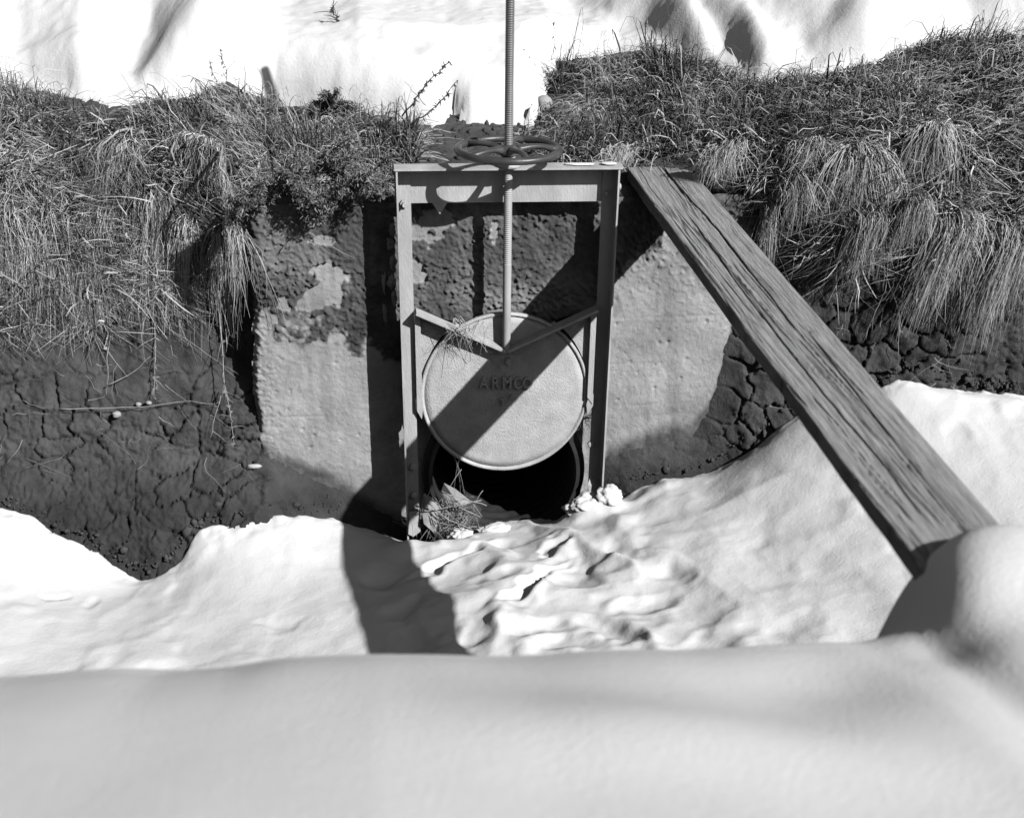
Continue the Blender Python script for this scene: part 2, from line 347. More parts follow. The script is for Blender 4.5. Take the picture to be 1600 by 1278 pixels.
zbs = np.interp(NX, [-3, -1.15, -.95, -.75, -.5, -.25, 0, .25, .44, 1, 3], [.70, .690, .695, .702, .705, .690, .685, .680, .668, .66, .66]); mb = np.maximum(zc-zbs, 0); bk = np.maximum(-d, 0)
near_s = np.where(d < 0, zbs + mb*np.exp(-(bk/.30)**2) + .24*np.minimum(bk, 1.1) + .055*(1-np.exp(-bk/.22))*(1-sstep(.4, .6, NX)), zc - .32*d - 3.2*d*d)
# left flank of the hump that buries the plank's end
hump = sstep(.47, .60, NX + .04*np.sin(NY*9))*np.exp(-((NY+3.0)/.26)**2)*.02
near_s = near_s + hump + .012*fbm(NX*1.7, NY*1.7, seed=61, o=2)
near_s += .040*np.exp(-((NX+.22+(NY+3.6)*.8)/.26)**2)*np.exp(-((NY+3.72)/.20)**2) - .030*np.exp(-((NX-.27-(NY+3.4)*.2)/.16)**2)*np.exp(-((NY+3.42)/.22)**2)
near_s -= .022*np.exp(-((NX-.60)/.12)**2)*np.exp(-((NY+3.26)/.09)**2)
near_s = np.maximum(near_s, -.9)
tag(mesh('near_bank_snow', np.stack([NX, NY, near_s], -1).reshape(-1, 3), gridfaces(len(fx), len(fy))[:, ::-1], M_snow), kind='structure')

# ------------------------------------------------------------------ snow on the upper ground
ub = [(-60, 140), (0, 138), (40, 140), (75, 150), (110, 158), (150, 166), (200, 172), (240, 165), (290, 150), (330, 140), (380, 140), (410, 148), (440, 158), (480, 172), (520, 176), (560, 168),
      (620, 190), (660, 198), (690, 196), (706, 172), (720, 190), (760, 195), (790, 194), (822, 198), (834, 196), (842, 168), (858, 150), (862, 118), (868, 95), (900, 92), (950, 85), (1000, 80), (1060, 95), (1100, 100),
      (1140, 118), (1190, 132), (1240, 122), (1300, 116), (1340, 100), (1400, 78), (1450, 66), (1500, 64), (1560, 66), (1620, 60)]
ubp = np.array([bank_hit(*q) for q in ub]); ubx, uby = ubp[:, 0], ubp[:, 1]
o_ = np.argsort(ubx); ubx, uby = ubx[o_], uby[o_]
ux = np.concatenate([[-100, -40, -12, -6], np.arange(-3.5, 3.8, .014), [6, 12, 40, 100]]); uv = np.concatenate([np.arange(-.35, 1.6, .014), np.arange(1.65, 4, .08), [5, 8, 20, 60, 110]])
UX, UD = np.meshgrid(ux, uv, indexing='ij')
ye = np.interp(UX, ubx, uby)
yes = np.apply_along_axis(lambda c: np.convolve(np.pad(c, 10, mode='edge'), np.ones(21)/21, 'valid'), 0, ye); ye = ye + (yes-ye)*(1-sstep(-.35, -.15, UX))
ubx2 = ux[3:-4]; uby2 = ye[3:-4, 0]
UY = np.interp(UX, [-100, -1, -.5, .5, 1, 100], [.5, .5, .32, .32, .3, .3]) + UD
def ground_z(X, Y):
    zt = lip_z(X); yl_ = ylip(X); return zt + ground_top(np.maximum(Y-yl_, 0), X)
gz = ground_z(np.clip(UX, -4, 4), UY)
# distance to the snow's edge line
dd = np.full(UX.shape, 1e9)
ubx3 = np.r_[-60, ubx2[::5], 60]; uby3 = np.r_[uby2[0], uby2[::5], uby2[-1]]
for k in range(len(ubx3)-1):
    ax, ay, bx, by = ubx3[k], uby3[k], ubx3[k+1], uby3[k+1]
    t = np.clip(((UX-ax)*(bx-ax)+(UY-ay)*(by-ay))/((bx-ax)**2+(by-ay)**2+1e-9), 0, 1); dd = np.minimum(dd, np.hypot(UX-ax-t*(bx-ax), UY-ay-t*(by-ay)))
sg = np.where(UY > ye, dd, -dd) + .016*fbm(UX*9, UY*5, seed=71, o=3)
th = np.interp(UX, [-3, -1.9, -1.1, -.8, 0, .3, .45, .8, 3], [.22, .25, .28, .20, .15, .13, .10, .17, .17])
hs = np.where(sg > 0, th*np.sqrt(np.clip(sg/(.17), 0, 1)*(2-np.clip(sg/.17, 0, 1))), np.maximum(sg*1.2, -.06))
# broad hollows in the drift whose right-hand sides slope away from the sun
pxs = [-10, 15, 150, 185, 215, 305, 960, 985, 1035, 1100, 1125, 1150, 1210, 1225, 1280, 1340, 1480, 1505, 1600]
dps = [.10, .19, .05, .27, .25, .0, .0, .10, .12, .0, .06, .15, .0, .05, .12, .0, 0, .10, 0]
hxs = np.array([bank_hit(px, np.interp(px, [q_[0] for q_ in ub], [q_[1] for q_ in ub]))[0] for px in pxs])
wob = .035*fbm(UX*5, UY*2.5, seed=76, o=2)
D_ = np.interp(UX+wob+.10*(UY-ye), hxs, dps, left=.10, right=0); lft = UX < -.6
def smx(A, n): return np.apply_along_axis(lambda c: np.convolve(np.pad(c, n, mode='edge'), np.hanning(2*n+3)[1:-1]/np.hanning(2*n+3)[1:-1].sum(), 'valid'), 0, A)
D_ = np.where(lft, smx(D_, 9), smx(D_, 4))
yp = np.where(lft, 1-sstep(.22, .60, sg+wob*2), 1-sstep(.16, .42, sg+wob*2))
hs = np.where(sg > 0, np.maximum(hs-D_*yp, .018+.012*fbm(UX*14, UY*8, seed=79, o=3)), hs)
hs = hs + sstep(0, .3, sg)*(.040*fbm(UX*1.7+3, UY*.8, seed=72, o=2) + .014*fbm(UX*6, UY*2.4, seed=73, o=3) - .09*np.minimum(sg, 1.3)) + .004*fbm(UX*30, UY*30, seed=74, o=2)
hs = np.where(sg > .02, np.maximum(hs, .025+.012*fbm(UX*12, UY*12, seed=75)), hs)
kp = (sg[:-1, :-1] > -.05) | (sg[1:, 1:] > -.05)
Vc, Fc, _ = compact(np.stack([UX, UY, gz+hs], -1).reshape(-1, 3), gridfaces(len(ux), len(uv), kp))
tag(mesh('upper_snow', Vc, Fc, M_snow), kind='structure')

# ------------------------------------------------------------------ concrete headwall
wxs = np.arange(-1.01, 1.0, .0043); wzs = np.arange(-.80, .7101, .0043); WX, WZ = np.meshgrid(wxs, wzs, indexing='ij')
ledge = -1.0 + .06*np.clip((WZ+.3), 0, 1) + .012*fbm(WZ*9, WZ*0+3, seed=81) + .010*fbm(WZ*40, WZ*0+7, seed=82)
redge = .985 + .006*fbm(WZ*12, WZ*0+5, seed=83)
U_ = (WX-wxs[0])/(wxs[-1]-wxs[0]); WXw = ledge + (redge-ledge)*U_
ztop = .705 + .008*fbm(WX*6, WX*0, seed=84); WZw = WZ + (ztop-.71)*sstep(.3, .71, WZ)
n1 = fbm(WXw*5, WZw*5, seed=85, o=5); n2 = fbm(WXw*14, WZw*14, seed=86, o=4)
line = np.interp(WXw, [-1.05, -.9, -.75, -.55, -.4, -.33, -.1, 0, .3, .43, .6, .8, 1.0], [.30, .22, .22, .20, .1, -.05, -.1, -.1, .1, .46, .50, .55, .60])
cov = sstep(-.05, .03, WZw-line + .16*n1 + .10*n2 + .05*fbm(WXw*45, WZw*45, seed=93, o=2))
for px, py, a, b in [(515, 425, .075, .06), (478, 468, .06, .045), (440, 472, .045, .04), (520, 460, .05, .05), (415, 500, .05, .07), (430, 545, .06, .05), (668, 365, .085, .05), (648, 425, .04, .05), (690, 345, .06, .04), (772, 365, .02, .05), (505, 375, .05, .02)]:
    q = onp(px, py, 1, 0.); e = ((WXw-q[0])/a)**2+((WZw-q[2])/b)**2 + 1.9*n2 + .7*n1 + .8*fbm(WXw*40, WZw*40, seed=92, o=3)
    cov = cov*(1-(1-sstep(.75, .95, e)))
for px, py, a, b in [(1145, 312, .13, .05)]:
    q = onp(px, py, 1, 0.); cov = np.maximum(cov, 1-sstep(.7, 1.1, ((WXw-q[0])/a)**2+((WZw-q[2])/b)**2+.5*n1))
base_dirt = sstep(.05, -.03, WZw-np.interp(WXw, BX, BZ)-.035+.05*n1)*.8
gran = fbm(WXw*70+WZw*25, WZw*70, seed=87, o=2); gran2 = np.maximum(fbm(WXw*85+WZw*20, WZw*95, seed=88, o=2), 0)*(.4+.9*sstep(-.2, .4, fbm(WXw*7, WZw*7, seed=91)))
WYw = -.003*n1 - .0015*fbm(WXw*60, WZw*60, seed=89, o=2) - cov*(.006+.005*gran+.014*gran2)
rough_r = sstep(.42, .5, WXw)*sstep(.15, .45, WZw+.1*n1); WYw -= rough_r*.006*np.maximum(gran, 0)
lr = sstep(-.85, -.98, WXw); WYw -= lr*.012*gran2 + lr*.004*gran
WYw += .010*(1-sstep(.0, .012, np.abs(np.hypot(WXw-PIPE_C[0], WZw-PIPE_C[1])-9)))
for zb_, am in [(.06, .0022), (-.115, .0018), (.245, .0015)]:      # faint form-board lines
    WYw += am*np.exp(-((WZw-zb_-.004*fbm(WXw*3, WZw*0, seed=94))/.0035)**2)*sstep(-.3, .2, fbm(WXw*4, WZw*0+zb_*9, seed=95))*(1-cov)
for hx_, hz_, hr_ in [tuple(rng.uniform([-.98, -.25, .003], [-.45, .3, .007])) for _ in range(26)] + [tuple(rng.uniform([.44, -.25, .003], [.95, .5, .007])) for _ in range(30)]:
    WYw += .006*np.exp(-(((WXw-hx_)**2+(WZw-hz_)**2)/hr_**2))                # air holes
# chipped rounded edges
WYw += .03*sstep(.03, 0, WXw-ledge)**2 + .02*sstep(.02, 0, redge-WXw)**2 + .02*sstep(.025, 0, ztop-WZw)**2
cracks = np.zeros_like(WXw)
keepw = np.hypot((WXw-PIPE_C[0])[:-1, :-1], (WZw-PIPE_C[1])[:-1, :-1]) > PIPE_R+.005
fc = gridfaces(len(wxs), len(wzs), keepw)
V = np.stack([WXw, WYw, WZw], -1).reshape(-1, 3); dirtA = np.clip(cov*(.80+.35*fbm(WXw*6, WZw*6, seed=90))+base_dirt+rough_r*.22+.30*sstep(.05, .5, fbm(WXw*13, WZw*1.6, seed=96, o=4))+.15*sstep(0, .4, n2), 0, 1).ravel()
nu, nv = len(wxs), len(wzs)
idx = np.arange(nu*nv).reshape(nu, nv); ring = np.concatenate([idx[:, 0], idx[-1, 1:], idx[-2::-1, -1], idx[0, -2:0:-1]])
back = V[ring].copy(); back[:, 1] = .24; nb = len(V)
q_ = np.stack([ring, np.roll(ring, -1), nb+np.roll(np.arange(len(ring)), -1), nb+np.arange(len(ring))], -1)
V2 = np.concatenate([V, back]); F2_ = np.concatenate([fc, q_]); D2 = np.concatenate([dirtA, dirtA[ring]*0+.5])
Vc, Fc, Ac = compact(V2, F2_, {'dirt': D2})
root = empty('concrete_headwall', (0, .1, -.6)); tag(root, 'rough weathered concrete headwall streaked with dirt, set into the ditch bank behind the gate', 'headwall')
hw = mesh('wall', Vc-np.array([0, .1, -.6]), Fc, M_conc, root, attrs=Ac)
# lump of mortar beside the left post
def lumpmesh(name, c, r, m, parent=None, seed=0, sub=4, amp=.35, fr=3.):
    bm = B(); bmesh.ops.create_icosphere(bm, subdivisions=sub, radius=1)
    co = np.array([v.co[:] for v in bm.verts]); dsp = 1+amp*fbm(co[:, 0]*fr*.5+seed, co[:, 1]*fr*.5+3, co[:, 2]*fr*.5, o=4, seed=seed)
    co = co*dsp[:, None]*np.array(r)+np.array(c)
    for v, q in zip(bm.verts, co): v.co = q
    return done(bm, name, m, parent, True)
for k, (px, py, yy, rr_) in enumerate([(613, 360, -.03, (.012, .02, .028)), (610, 382, -.03, (.014, .02, .022)), (614, 410, -.03, (.012, .02, .03)), (612, 440, -.03, (.014, .02, .024)), (616, 465, -.03, (.010, .02, .03)), (600, 440, -.0, (.009, .015, .045)), (601, 490, -.0, (.011, .015, .05))]):
    lumpmesh('mortar_lump', onp(px, py, 1, yy)-np.array([0, .1, -.6]), rr_, M_conc, root, 5+k, 3, amp=.8, fr=4)

# culvert pipe through the wall
root = empty('culvert_pipe', (0, 0, PIPE_C[1]-PIPE_R)); tag(root, 'round metal culvert pipe opening, dark inside, below the raised gate disc', 'pipe')
bm = B(); Mx = Matrix.Translation((0, 0, PIPE_R)) @ Matrix.Rotation(-math.pi/2, 4, 'X')
prof = []
for k in range(0, 201):
    yy = -.060+k*.0125; prof.append((PIPE_R-.004 + (.006*math.sin(yy*2*math.pi/.07) if yy > .02 else 0), yy))
for a, b in zip(prof, prof[1:]): pass
n = 64; rings = []
for r, h in prof: rings.append([bm.verts.new(Mx @ Vector((r*math.cos(2*math.pi*k/n), r*math.sin(2*math.pi*k/n), h))) for k in range(n)])
for a, b in zip(rings, rings[1:]):
    for k in range(n): bm.faces.new((a[k], a[(k+1) % n], b[(k+1) % n], b[k]))
bm.faces.new(rings[-1])
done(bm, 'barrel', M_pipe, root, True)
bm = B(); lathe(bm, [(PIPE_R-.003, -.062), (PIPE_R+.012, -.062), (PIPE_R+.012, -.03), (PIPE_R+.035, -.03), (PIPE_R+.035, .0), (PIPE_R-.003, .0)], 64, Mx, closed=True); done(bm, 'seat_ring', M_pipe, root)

# ------------------------------------------------------------------ slide gate
GB = Vector((-.008, 0, -.61))
gate = empty('slide_gate', GB, (0, math.radians(.75), 0))
tag(gate, 'grey metal slide gate with handwheel, threaded stem and raised round disc lettered ARMCO', 'gate')
OFF = -.61
def gdone(bm, name, m, parent=gate, smooth=False, bevel=0):
    for v in bm.verts: v.co.z -= OFF
    return done(bm, name, m, parent, smooth, bevel)
def cyl_y(bm, x, z, y0, y1, r, n=20, dome=0):
    Mq = Matrix.Translation((x, y0, z)) @ Matrix.Rotation(math.pi/2, 4, 'X')     # local z -> -y
    h = y0-y1
    pr = [(r, 0), (r, h*.6 if dome else h)]
    if dome: pr += [(r*math.cos(a), h*.6+h*.4*math.sin(a)) for a in (.4, .8, 1.2)] + [(0.0001, h)]
    lathe(bm, pr, n, Mq)
# posts (angle iron), holes cut through the flat flange
def make_post(sx, holes):
    bm = B()
    xo = .403 if sx > 0 else -.403
    poly = [(xo, -.150), (xo, -.079), (xo-sx*.053, -.079), (xo-sx*.053, -.0855), (xo-sx*.0065, -.0855), (xo-sx*.0065, -.150)]
    a = [bm.verts.new((x, y, -.61-OFF)) for x, y in poly]; b = [bm.verts.new((x, y, .841-OFF)) for x, y in poly]
    bm.faces.new(a); bm.faces.new(b[::-1])
    for k in range(6): bm.faces.new((a[k], b[k], b[(k+1) % 6], a[(k+1) % 6]))
    o = done(bm, 'post', M_gate, gate)
    cb = B()
    for hx, hz in holes: cyl_y(cb, hx, hz-OFF, -.07, -.10, .0085)
    c = done(cb, 'cutter', M_gate)
    md = o.modifiers.new('b', 'BOOLEAN'); md.object = c; md.operation = 'DIFFERENCE'; md.solver = 'EXACT'
    dg = bpy.context.evaluated_depsgraph_get(); dg.update(); me = bpy.data.meshes.new_from_object(o.evaluated_get(dg))
    o.modifiers.clear(); o.data = me; bpy.data.objects.remove(c)
    return o
make_post(-1, [(float(onp(634.5, 350, 1, -.085)[0])+.002, .648), (float(onp(636.5, 385, 1, -.085)[0])+.002, .566)])
make_post(1, [(float(onp(946, 340, 1, -.085)[0])-.004, .655), (float(onp(944, 375, 1, -.085)[0])-.004, .572), (float(onp(942, 409, 1, -.085)[0])-.004, .49)])
# cross beam (angle iron): web behind the posts, top flange to the front
bm = B(); poly = [(-.153, .849), (-.0715, .849), (-.0715, .714), (-.0782, .714), (-.0782, .8425), (-.153, .8425)]
a = [bm.verts.new((-.408, y, z)) for y, z in poly]; b = [bm.verts.new((.412, y, z)) for y, z in poly]
bm.faces.new(a); bm.faces.new(b[::-1])
for k in range(6): bm.faces.new((a[k], b[k], b[(k+1) % 6], a[(k+1) % 6]))
gdone(bm, 'cross_beam', M_gate)
bm = B(); prism(bm, [(-.275, .716), (-.215, .716), (-.245, .672)], -.074, -.066); gdone(bm, 'gusset', M_gate)
for x, z, kind in [(-.375, .716, 'p'), (.365, .745, 'r'), (.352, -.235, 'r'), (-.372, -.44, 'r'), (-.372, -.315, 'r')]:
    bm = B(); cyl_y(bm, x, z, -.0855, -.0995, .014 if z < 0 else .009, 18, dome=1)
    if kind == 'p':
        cyl_y(bm, x, z, -.0855, -.118, .0075, 12); cyl_y(bm, x, z, -.0855, -.097, .015, 6)
    gdone(bm, 'bolt', M_gate, smooth=False)
bm = B(); Mq = Matrix.Translation((.403, -.12, .775)) @ Matrix.Rotation(math.pi/2, 4, 'Y'); lathe(bm, [(.013, 0), (.013, .006), (.009, .010), (.0001, .012)], 14, Mq); gdone(bm, 'bolt', M_gate)
# stem: threaded above, plain rod below
ty = -.118
bm = B(); pr = [(.0145, .165), (.0160, .175), (.0160, .50)]
z = .50
while z < .90: pr += [(.0160, z+.0016), (.0160, z+.0034), (.0138, z+.0050), (.0138, z+.0066)]; z += .0072
lathe(bm, pr, 20, Matrix.Translation((.001, ty, 0))); gdone(bm, 'stem', M_stem, smooth=True)
bm = B(); pr = [(.0138, .90)]; z = .9006
while z < 1.95: pr += [(.0160, z+.0016), (.0160, z+.0034), (.0138, z+.0050), (.0138, z+.0066)]; z += .0072
lathe(bm, pr, 20, Matrix.Translation((.001, ty, 0))); gdone(bm, 'threaded_rod', M_rod, smooth=True)
bm = B(); lathe(bm, [(.017, .849), (.046, .849), (.044, .858), (.038, .868), (.026, .874), (.024, .884), (.017, .886)], 28, Matrix.Translation((.001, ty, 0)), closed=True); gdone(bm, 'lift_nut', M_gate, smooth=True)
# handwheel
WZc = .905
hwl = empty('handwheel', (0, 0, 0)); hwl.parent = gate; hwl.location = (.001, ty, WZc-OFF)
bm = B(); lathe(bm, [(.017, -.018), (.030, -.018), (.040, -.006), (.036, .010), (.025, .018), (.017, .018)], 24, closed=True); done(bm, 'hub', M_wheel, hwl, True)
bm = B(); RW = .180; rr = .0150
lathe(bm, [(RW+rr*math.cos(t), rr*.85*math.sin(t)) for t in [2*math.pi*k/12 for k in range(12)]], 72, closed=True); done(bm, 'rim', M_wheel, hwl, True)
for k in range(5):
    a0 = math.radians(-3+72*k); bm = B(); pts = []; rad = []
    for s in range(9):
        u = s/8; r = .026+u*(RW-.030); pts.append((r*math.cos(a0+.10*math.sin(u*math.pi)), r*math.sin(a0+.10*math.sin(u*math.pi)), .016*math.sin(u*math.pi)*.7-.003*u)); rad.append(.0160-.0045*math.sin(u*math.pi)+(.004 if u < .15 else 0))
    tube(bm, pts, rad, 10, .8); done(bm, 'spoke', M_wheel, hwl, True)
# gate disc
disc = empty('gate_disc', (0, 0, 0)); disc.parent = gate; disc.location = (0, 0, -OFF)
def ddone(bm, name, m=M_cast, smooth=False, bevel=0): return done(bm, name, m, disc, smooth, bevel)
RD = .333
bm = B(); Mq = Matrix.Translation((-.001, -.068, -.016)) @ Matrix.Rotation(math.pi/2, 4, 'X') @ Matrix.Diagonal((1, .975, 1, 1))
lathe(bm, [(.290, .004), (RD, .004), (RD, .020), (RD-.003, .0245), (RD-.009, .0250), (RD-.013, .021), (RD-.017, .0165), (.290, .0165)], 96, Mq, closed=True); ddone(bm, 'rim', smooth=True)
bm = B(); lathe(bm, [(.0001, 0), (.322, .004), (.322, .0170), (.29, .0185), (.20, .021), (.10, .0222), (.0001, .023)], 96, Mq); ddone(bm, 'face_plate', smooth=True)
pl = [(-.348, .322), (-.348, -.055), (-.322, -.110)]
arcp = [( -RD*.985*math.cos(t), -RD*.985*math.sin(t)) for t in np.linspace(.32, -.95, 16)]
bm = B(); prism(bm, pl + arcp + [(-.05, .190)], -.068, -.080)
ddone(bm, 'wing_plate')
bm = B(); prism(bm, [(-x, z) for x, z in (pl + arcp + [(-.05, .190)])][::-1], -.068, -.080); ddone(bm, 'wing_plate')
def bar(x0, z0, x1, z1, t, ya, yb_):
    bm = B(); dx, dz = x1-x0, z1-z0; L = math.hypot(dx, dz); nx, nz = -dz/L*t/2, dx/L*t/2
    prism(bm, [(x0+nx, z0+nz), (x1+nx, z1+nz), (x1-nx, z1-nz), (x0-nx, z0-nz)], ya, yb_); return bm
bm = bar(-.344, .326, -.002, .172, .010, -.078, -.142); ddone(bm, 'brace', M_gate, bevel=.0015)
bm = bar(.350, .326, .004, .172, .010, -.078, -.142); ddone(bm, 'brace', M_gate, bevel=.0015)
for sx in (-1, 1):
    bm = B(); x0, x1 = sorted((sx*.3485, sx*.3265)); prism(bm, [(x0, .318), (x1, .312 if sx < 0 else .318), (x1, -.03), (x0 if sx < 0 else x1, -.06), (x0, -.03 if sx > 0 else -.075)] if sx > 0 else [(x0, .318), (x0, -.075), (x1, -.05), (x1, .31)], -.080, -.106)
    ddone(bm, 'side_rib', M_gate, bevel=.0015)
    bm = B(); prism(bm, [(sx*.340, .005), (sx*.352, -.022), (sx*.352, -.066), (sx*.330, -.108), (sx*.324, -.06)][::-sx], -.088, -.103); ddone(bm, 'wedge_lug', M_gate, bevel=.002)
bm = B(); prism(bm, [(-.065, .145), (.07, .145), (.028, .095), (.006, .075), (-.012, .075), (-.03, .10)], -.084, -.0935); ddone(bm, 'boss', M_cast, bevel=.0012)
bm = B(); prism(bm, [(.000, .078), (.007, .078), (.005, .040), (.000, .040)], -.086, -.0945); ddone(bm, 'casting_rib', M_cast)
bm = B(); lathe(bm, [(.0135, 0), (.0165, 0), (.0165, .006), (.0135, .006)], 28, Matrix.Translation((.012, -.0915, .122)) @ Matrix.Rotation(math.pi/2, 4, 'X'), closed=True); cyl_y(bm, .012, .122, -.090, -.1055, .0115, 24); ddone(bm, 'bolt', M_gate)
bm = B(); cyl_y(bm, .046, .120, -.089, -.0945, .005, 10, dome=1); ddone(bm, 'rivet', M_cast)
# raised cast letters
def letter(ch, x, z, size, sx=1.0):
    cu = bpy.data.curves.new('letter', 'FONT'); cu.body = ch; cu.size = size; cu.extrude = .006; cu.bevel_depth = .0008; cu.align_x = 'CENTER'; cu.offset = .0014
    o = bpy.data.objects.new('tmp', cu); COL.objects.link(o); bpy.context.view_layer.update()
    me = bpy.data.meshes.new_from_object(o.evaluated_get(bpy.context.evaluated_depsgraph_get())); bpy.data.objects.remove(o)
    me.transform(Matrix.Translation((x, -.0960, z)) @ Matrix.Diagonal((sx, 1, 1, 1)) @ Matrix.Rotation(math.pi/2, 4, 'X')); me.materials.clear()
    return link('letter', me, M_cast, disc)
for ch, px in zip('ARMCO', (756, 774, 792, 809, 824)):
    q = onp(px, 605, 1, -.095); letter(ch, q[0], q[2]-.002, .064, .78)
q = onp(786, 632, 1, -.095); letter('T', q[0], q[2], .036, 1.1)
q = onp(799, 627, 1, -.095); letter("'", q[0], q[2], .036)

# ------------------------------------------------------------------ plank
PA = np.array([.507, 0, .713]); PD = np.array([.032, -.999, -.014]); PW = np.array([.9995, .032, 0]); PN = np.array([0, -.014, 1.])
pw, pt = .237, .042
s = np.arange(-.21, 3.12, .0065)
def prof_pt(u):                             # around the section, u in [0,1): top, right side, bottom, left side
    pass
kt = 150; sec = [(k/(kt-1)*pw, pt) for k in range(kt)] + [(pw, pt*(1-k/7)) for k in range(1, 7)] + [(pw*(1-k/10), 0) for k in range(0, 10)] + [(0, pt*k/7) for k in range(0, 7)]
sec = np.array(sec); S_, K_ = np.meshgrid(s, np.arange(len(sec)), indexing='ij')
a_ = sec[K_, 0]; h_ = sec[K_, 1]
warp = .012*fbm(S_*1.6, a_*9, seed=101, o=3) + .02*np.sin(S_*1.3+1)
g = vn((a_+warp)*75, S_*1.1, h_*60, seed=102)*.5 + vn((a_+warp)*170, S_*2.2, h_*90, seed=103)*.5
fine = sstep(.16, .0, np.abs(vn((a_+warp*1.3)*60, S_*1.0, seed=112)))*sstep(-.2, .3, vn(a_*30, S_*1.7, seed=113)) + sstep(.2, .0, np.abs(vn((a_+warp*1.3)*95, S_*1.6, seed=114)))*sstep(-.1, .4, vn(a_*40, S_*2.7, seed=115))
crkm = .55*sstep(.52, .78, vn((a_+warp)*70, S_*1.5, h_*0, seed=104)*.55 + vn((a_+warp)*160, S_*2.6, h_*0, seed=105)*.45 + .25*sstep(.02, .13, a_)*sstep(.20, .14, a_))
knot = 0*S_
for ks, ka, kr in [(1.92, .115, .03), (1.62, .18, .014), (2.5, .15, .018)]:
    e = np.hypot((S_-ks)/2.2, a_-ka-.0); knot = np.maximum(knot, np.exp(-(e/kr)**2)); g = g*(1-np.exp(-(e/kr)**2)) + np.sin(e*420)*np.exp(-(e/kr)**2)*.6
split = np.exp(-((a_-.137-.012*np.sin(S_*2.1)-.006*fbm(S_*7, S_*0, seed=106))/.0022)**2)*sstep(1.7, 1.2, S_)
split += np.exp(-((a_-.085-.010*np.sin(S_*1.7+2)-.006*fbm(S_*6, S_*0, seed=107))/.0018)**2)*sstep(.4, .9, S_)*sstep(2.9, 2.4, S_)
split += np.exp(-((a_-.165-.014*np.sin(S_*1.2+1))/.0018)**2)*sstep(1.5, 1.9, S_)
ontop = (h_ >= pt-1e-6)
fine = np.clip(fine, 0, 1)*sstep(.19, .14, a_)
dz = np.where(ontop, .0026*g - .0032*fine - .0045*crkm - .012*np.clip(split, 0, 1), 0)
edge_r = np.where(ontop, -.004*(np.exp(-a_/.004)+np.exp(-(pw-a_)/.004)), 0)
wav = .0035*fbm(S_*5, S_*0+4, seed=108)*np.where(a_ < .01, 1, 0) - .006*sstep(.55, .8, vn(S_*6, S_*0, seed=109))*(a_ < .004)*ontop
P3 = PA[None, None] + PD[None, None]*S_[..., None] + PW*(a_ + .0 - wav*1.0)[..., None] + PN*(h_+dz+edge_r)[..., None]
n0, n1_ = S_.shape; i = np.arange(n0-1)[:, None]; j = np.arange(n1_)[None]; j2 = (j+1) % n1_
fcs = np.stack([i*n1_+j+0*i, (i+1)*n1_+j, (i+1)*n1_+j2, i*n1_+j2+0*i], -1).reshape(-1, 4)
Vp = P3.reshape(-1, 3); cen = [Vp[:n1_].mean(0), Vp[-n1_:].mean(0)]; 
Vp = np.concatenate([Vp, cen]); crack_side_at = np.concatenate([(np.clip(crkm*.6+split*.9+fine*.35+(~ontop)*.15+knot*.3, 0, 1)).ravel(), [0, 0]])  # darkens cracks, splits, grain and knots, and slightly the sides and underside
caps = []
for k in range(n1_):
    caps.append([len(Vp)-2, k, (k+1) % n1_, (k+1) % n1_]); 
capa = np.array([[len(Vp)-2, (k+1) % n1_, k] for k in range(n1_)] + [[len(Vp)-1, (n0-1)*n1_+k, (n0-1)*n1_+(k+1) % n1_] for k in range(n1_)])
bo = Vp[0].copy()
me = bpy.data.meshes.new('plank'); 
allf = [tuple(f) for f in fcs.tolist()]+[tuple(f) for f in capa.tolist()]
plank = mesh('wooden_plank', Vp-bo, allf, M_wood, attrs={'crack_side': crack_side_at}); plank.location = bo
pb = plank.data; mod = plank.modifiers.new('e', 'EDGE_SPLIT'); mod.split_angle = math.radians(50)
tag(plank, 'long weathered wooden plank laid across the ditch from the headwall to the near snowbank', 'plank')

# ------------------------------------------------------------------ dead grass
def ribbons(P_, width, tone, taper=.25):
    N_, K, _ = P_.shape
    T = np.gradient(P_, axis=1); T /= np.linalg.norm(T, axis=-1, keepdims=True)+1e-9
    rv = rng.normal(size=(N_, 1, 3)); rv += np.array([0, -1.2, .5])*rng.choice([-1, 1], size=(N_, 1, 1)); side = np.cross(T, np.broadcast_to(rv, T.shape)); side /= np.linalg.norm(side, axis=-1, keepdims=True)+1e-9
    tp = np.linspace(1, taper, K)[None, :, None]; w_ = np.asarray(width).reshape(-1, 1, 1)*tp*.5
    V = np.stack([P_-side*w_, P_+side*w_], 2).reshape(-1, 3)
    base = (np.arange(N_)*2*K)[:, None] + (np.arange(K-1)*2)[None]
    Fq = np.stack([base, base+1, base+3, base+2], -1).reshape(-1, 4)
    return V, Fq, np.repeat(np.clip(tone, 0, 1), 2*K)
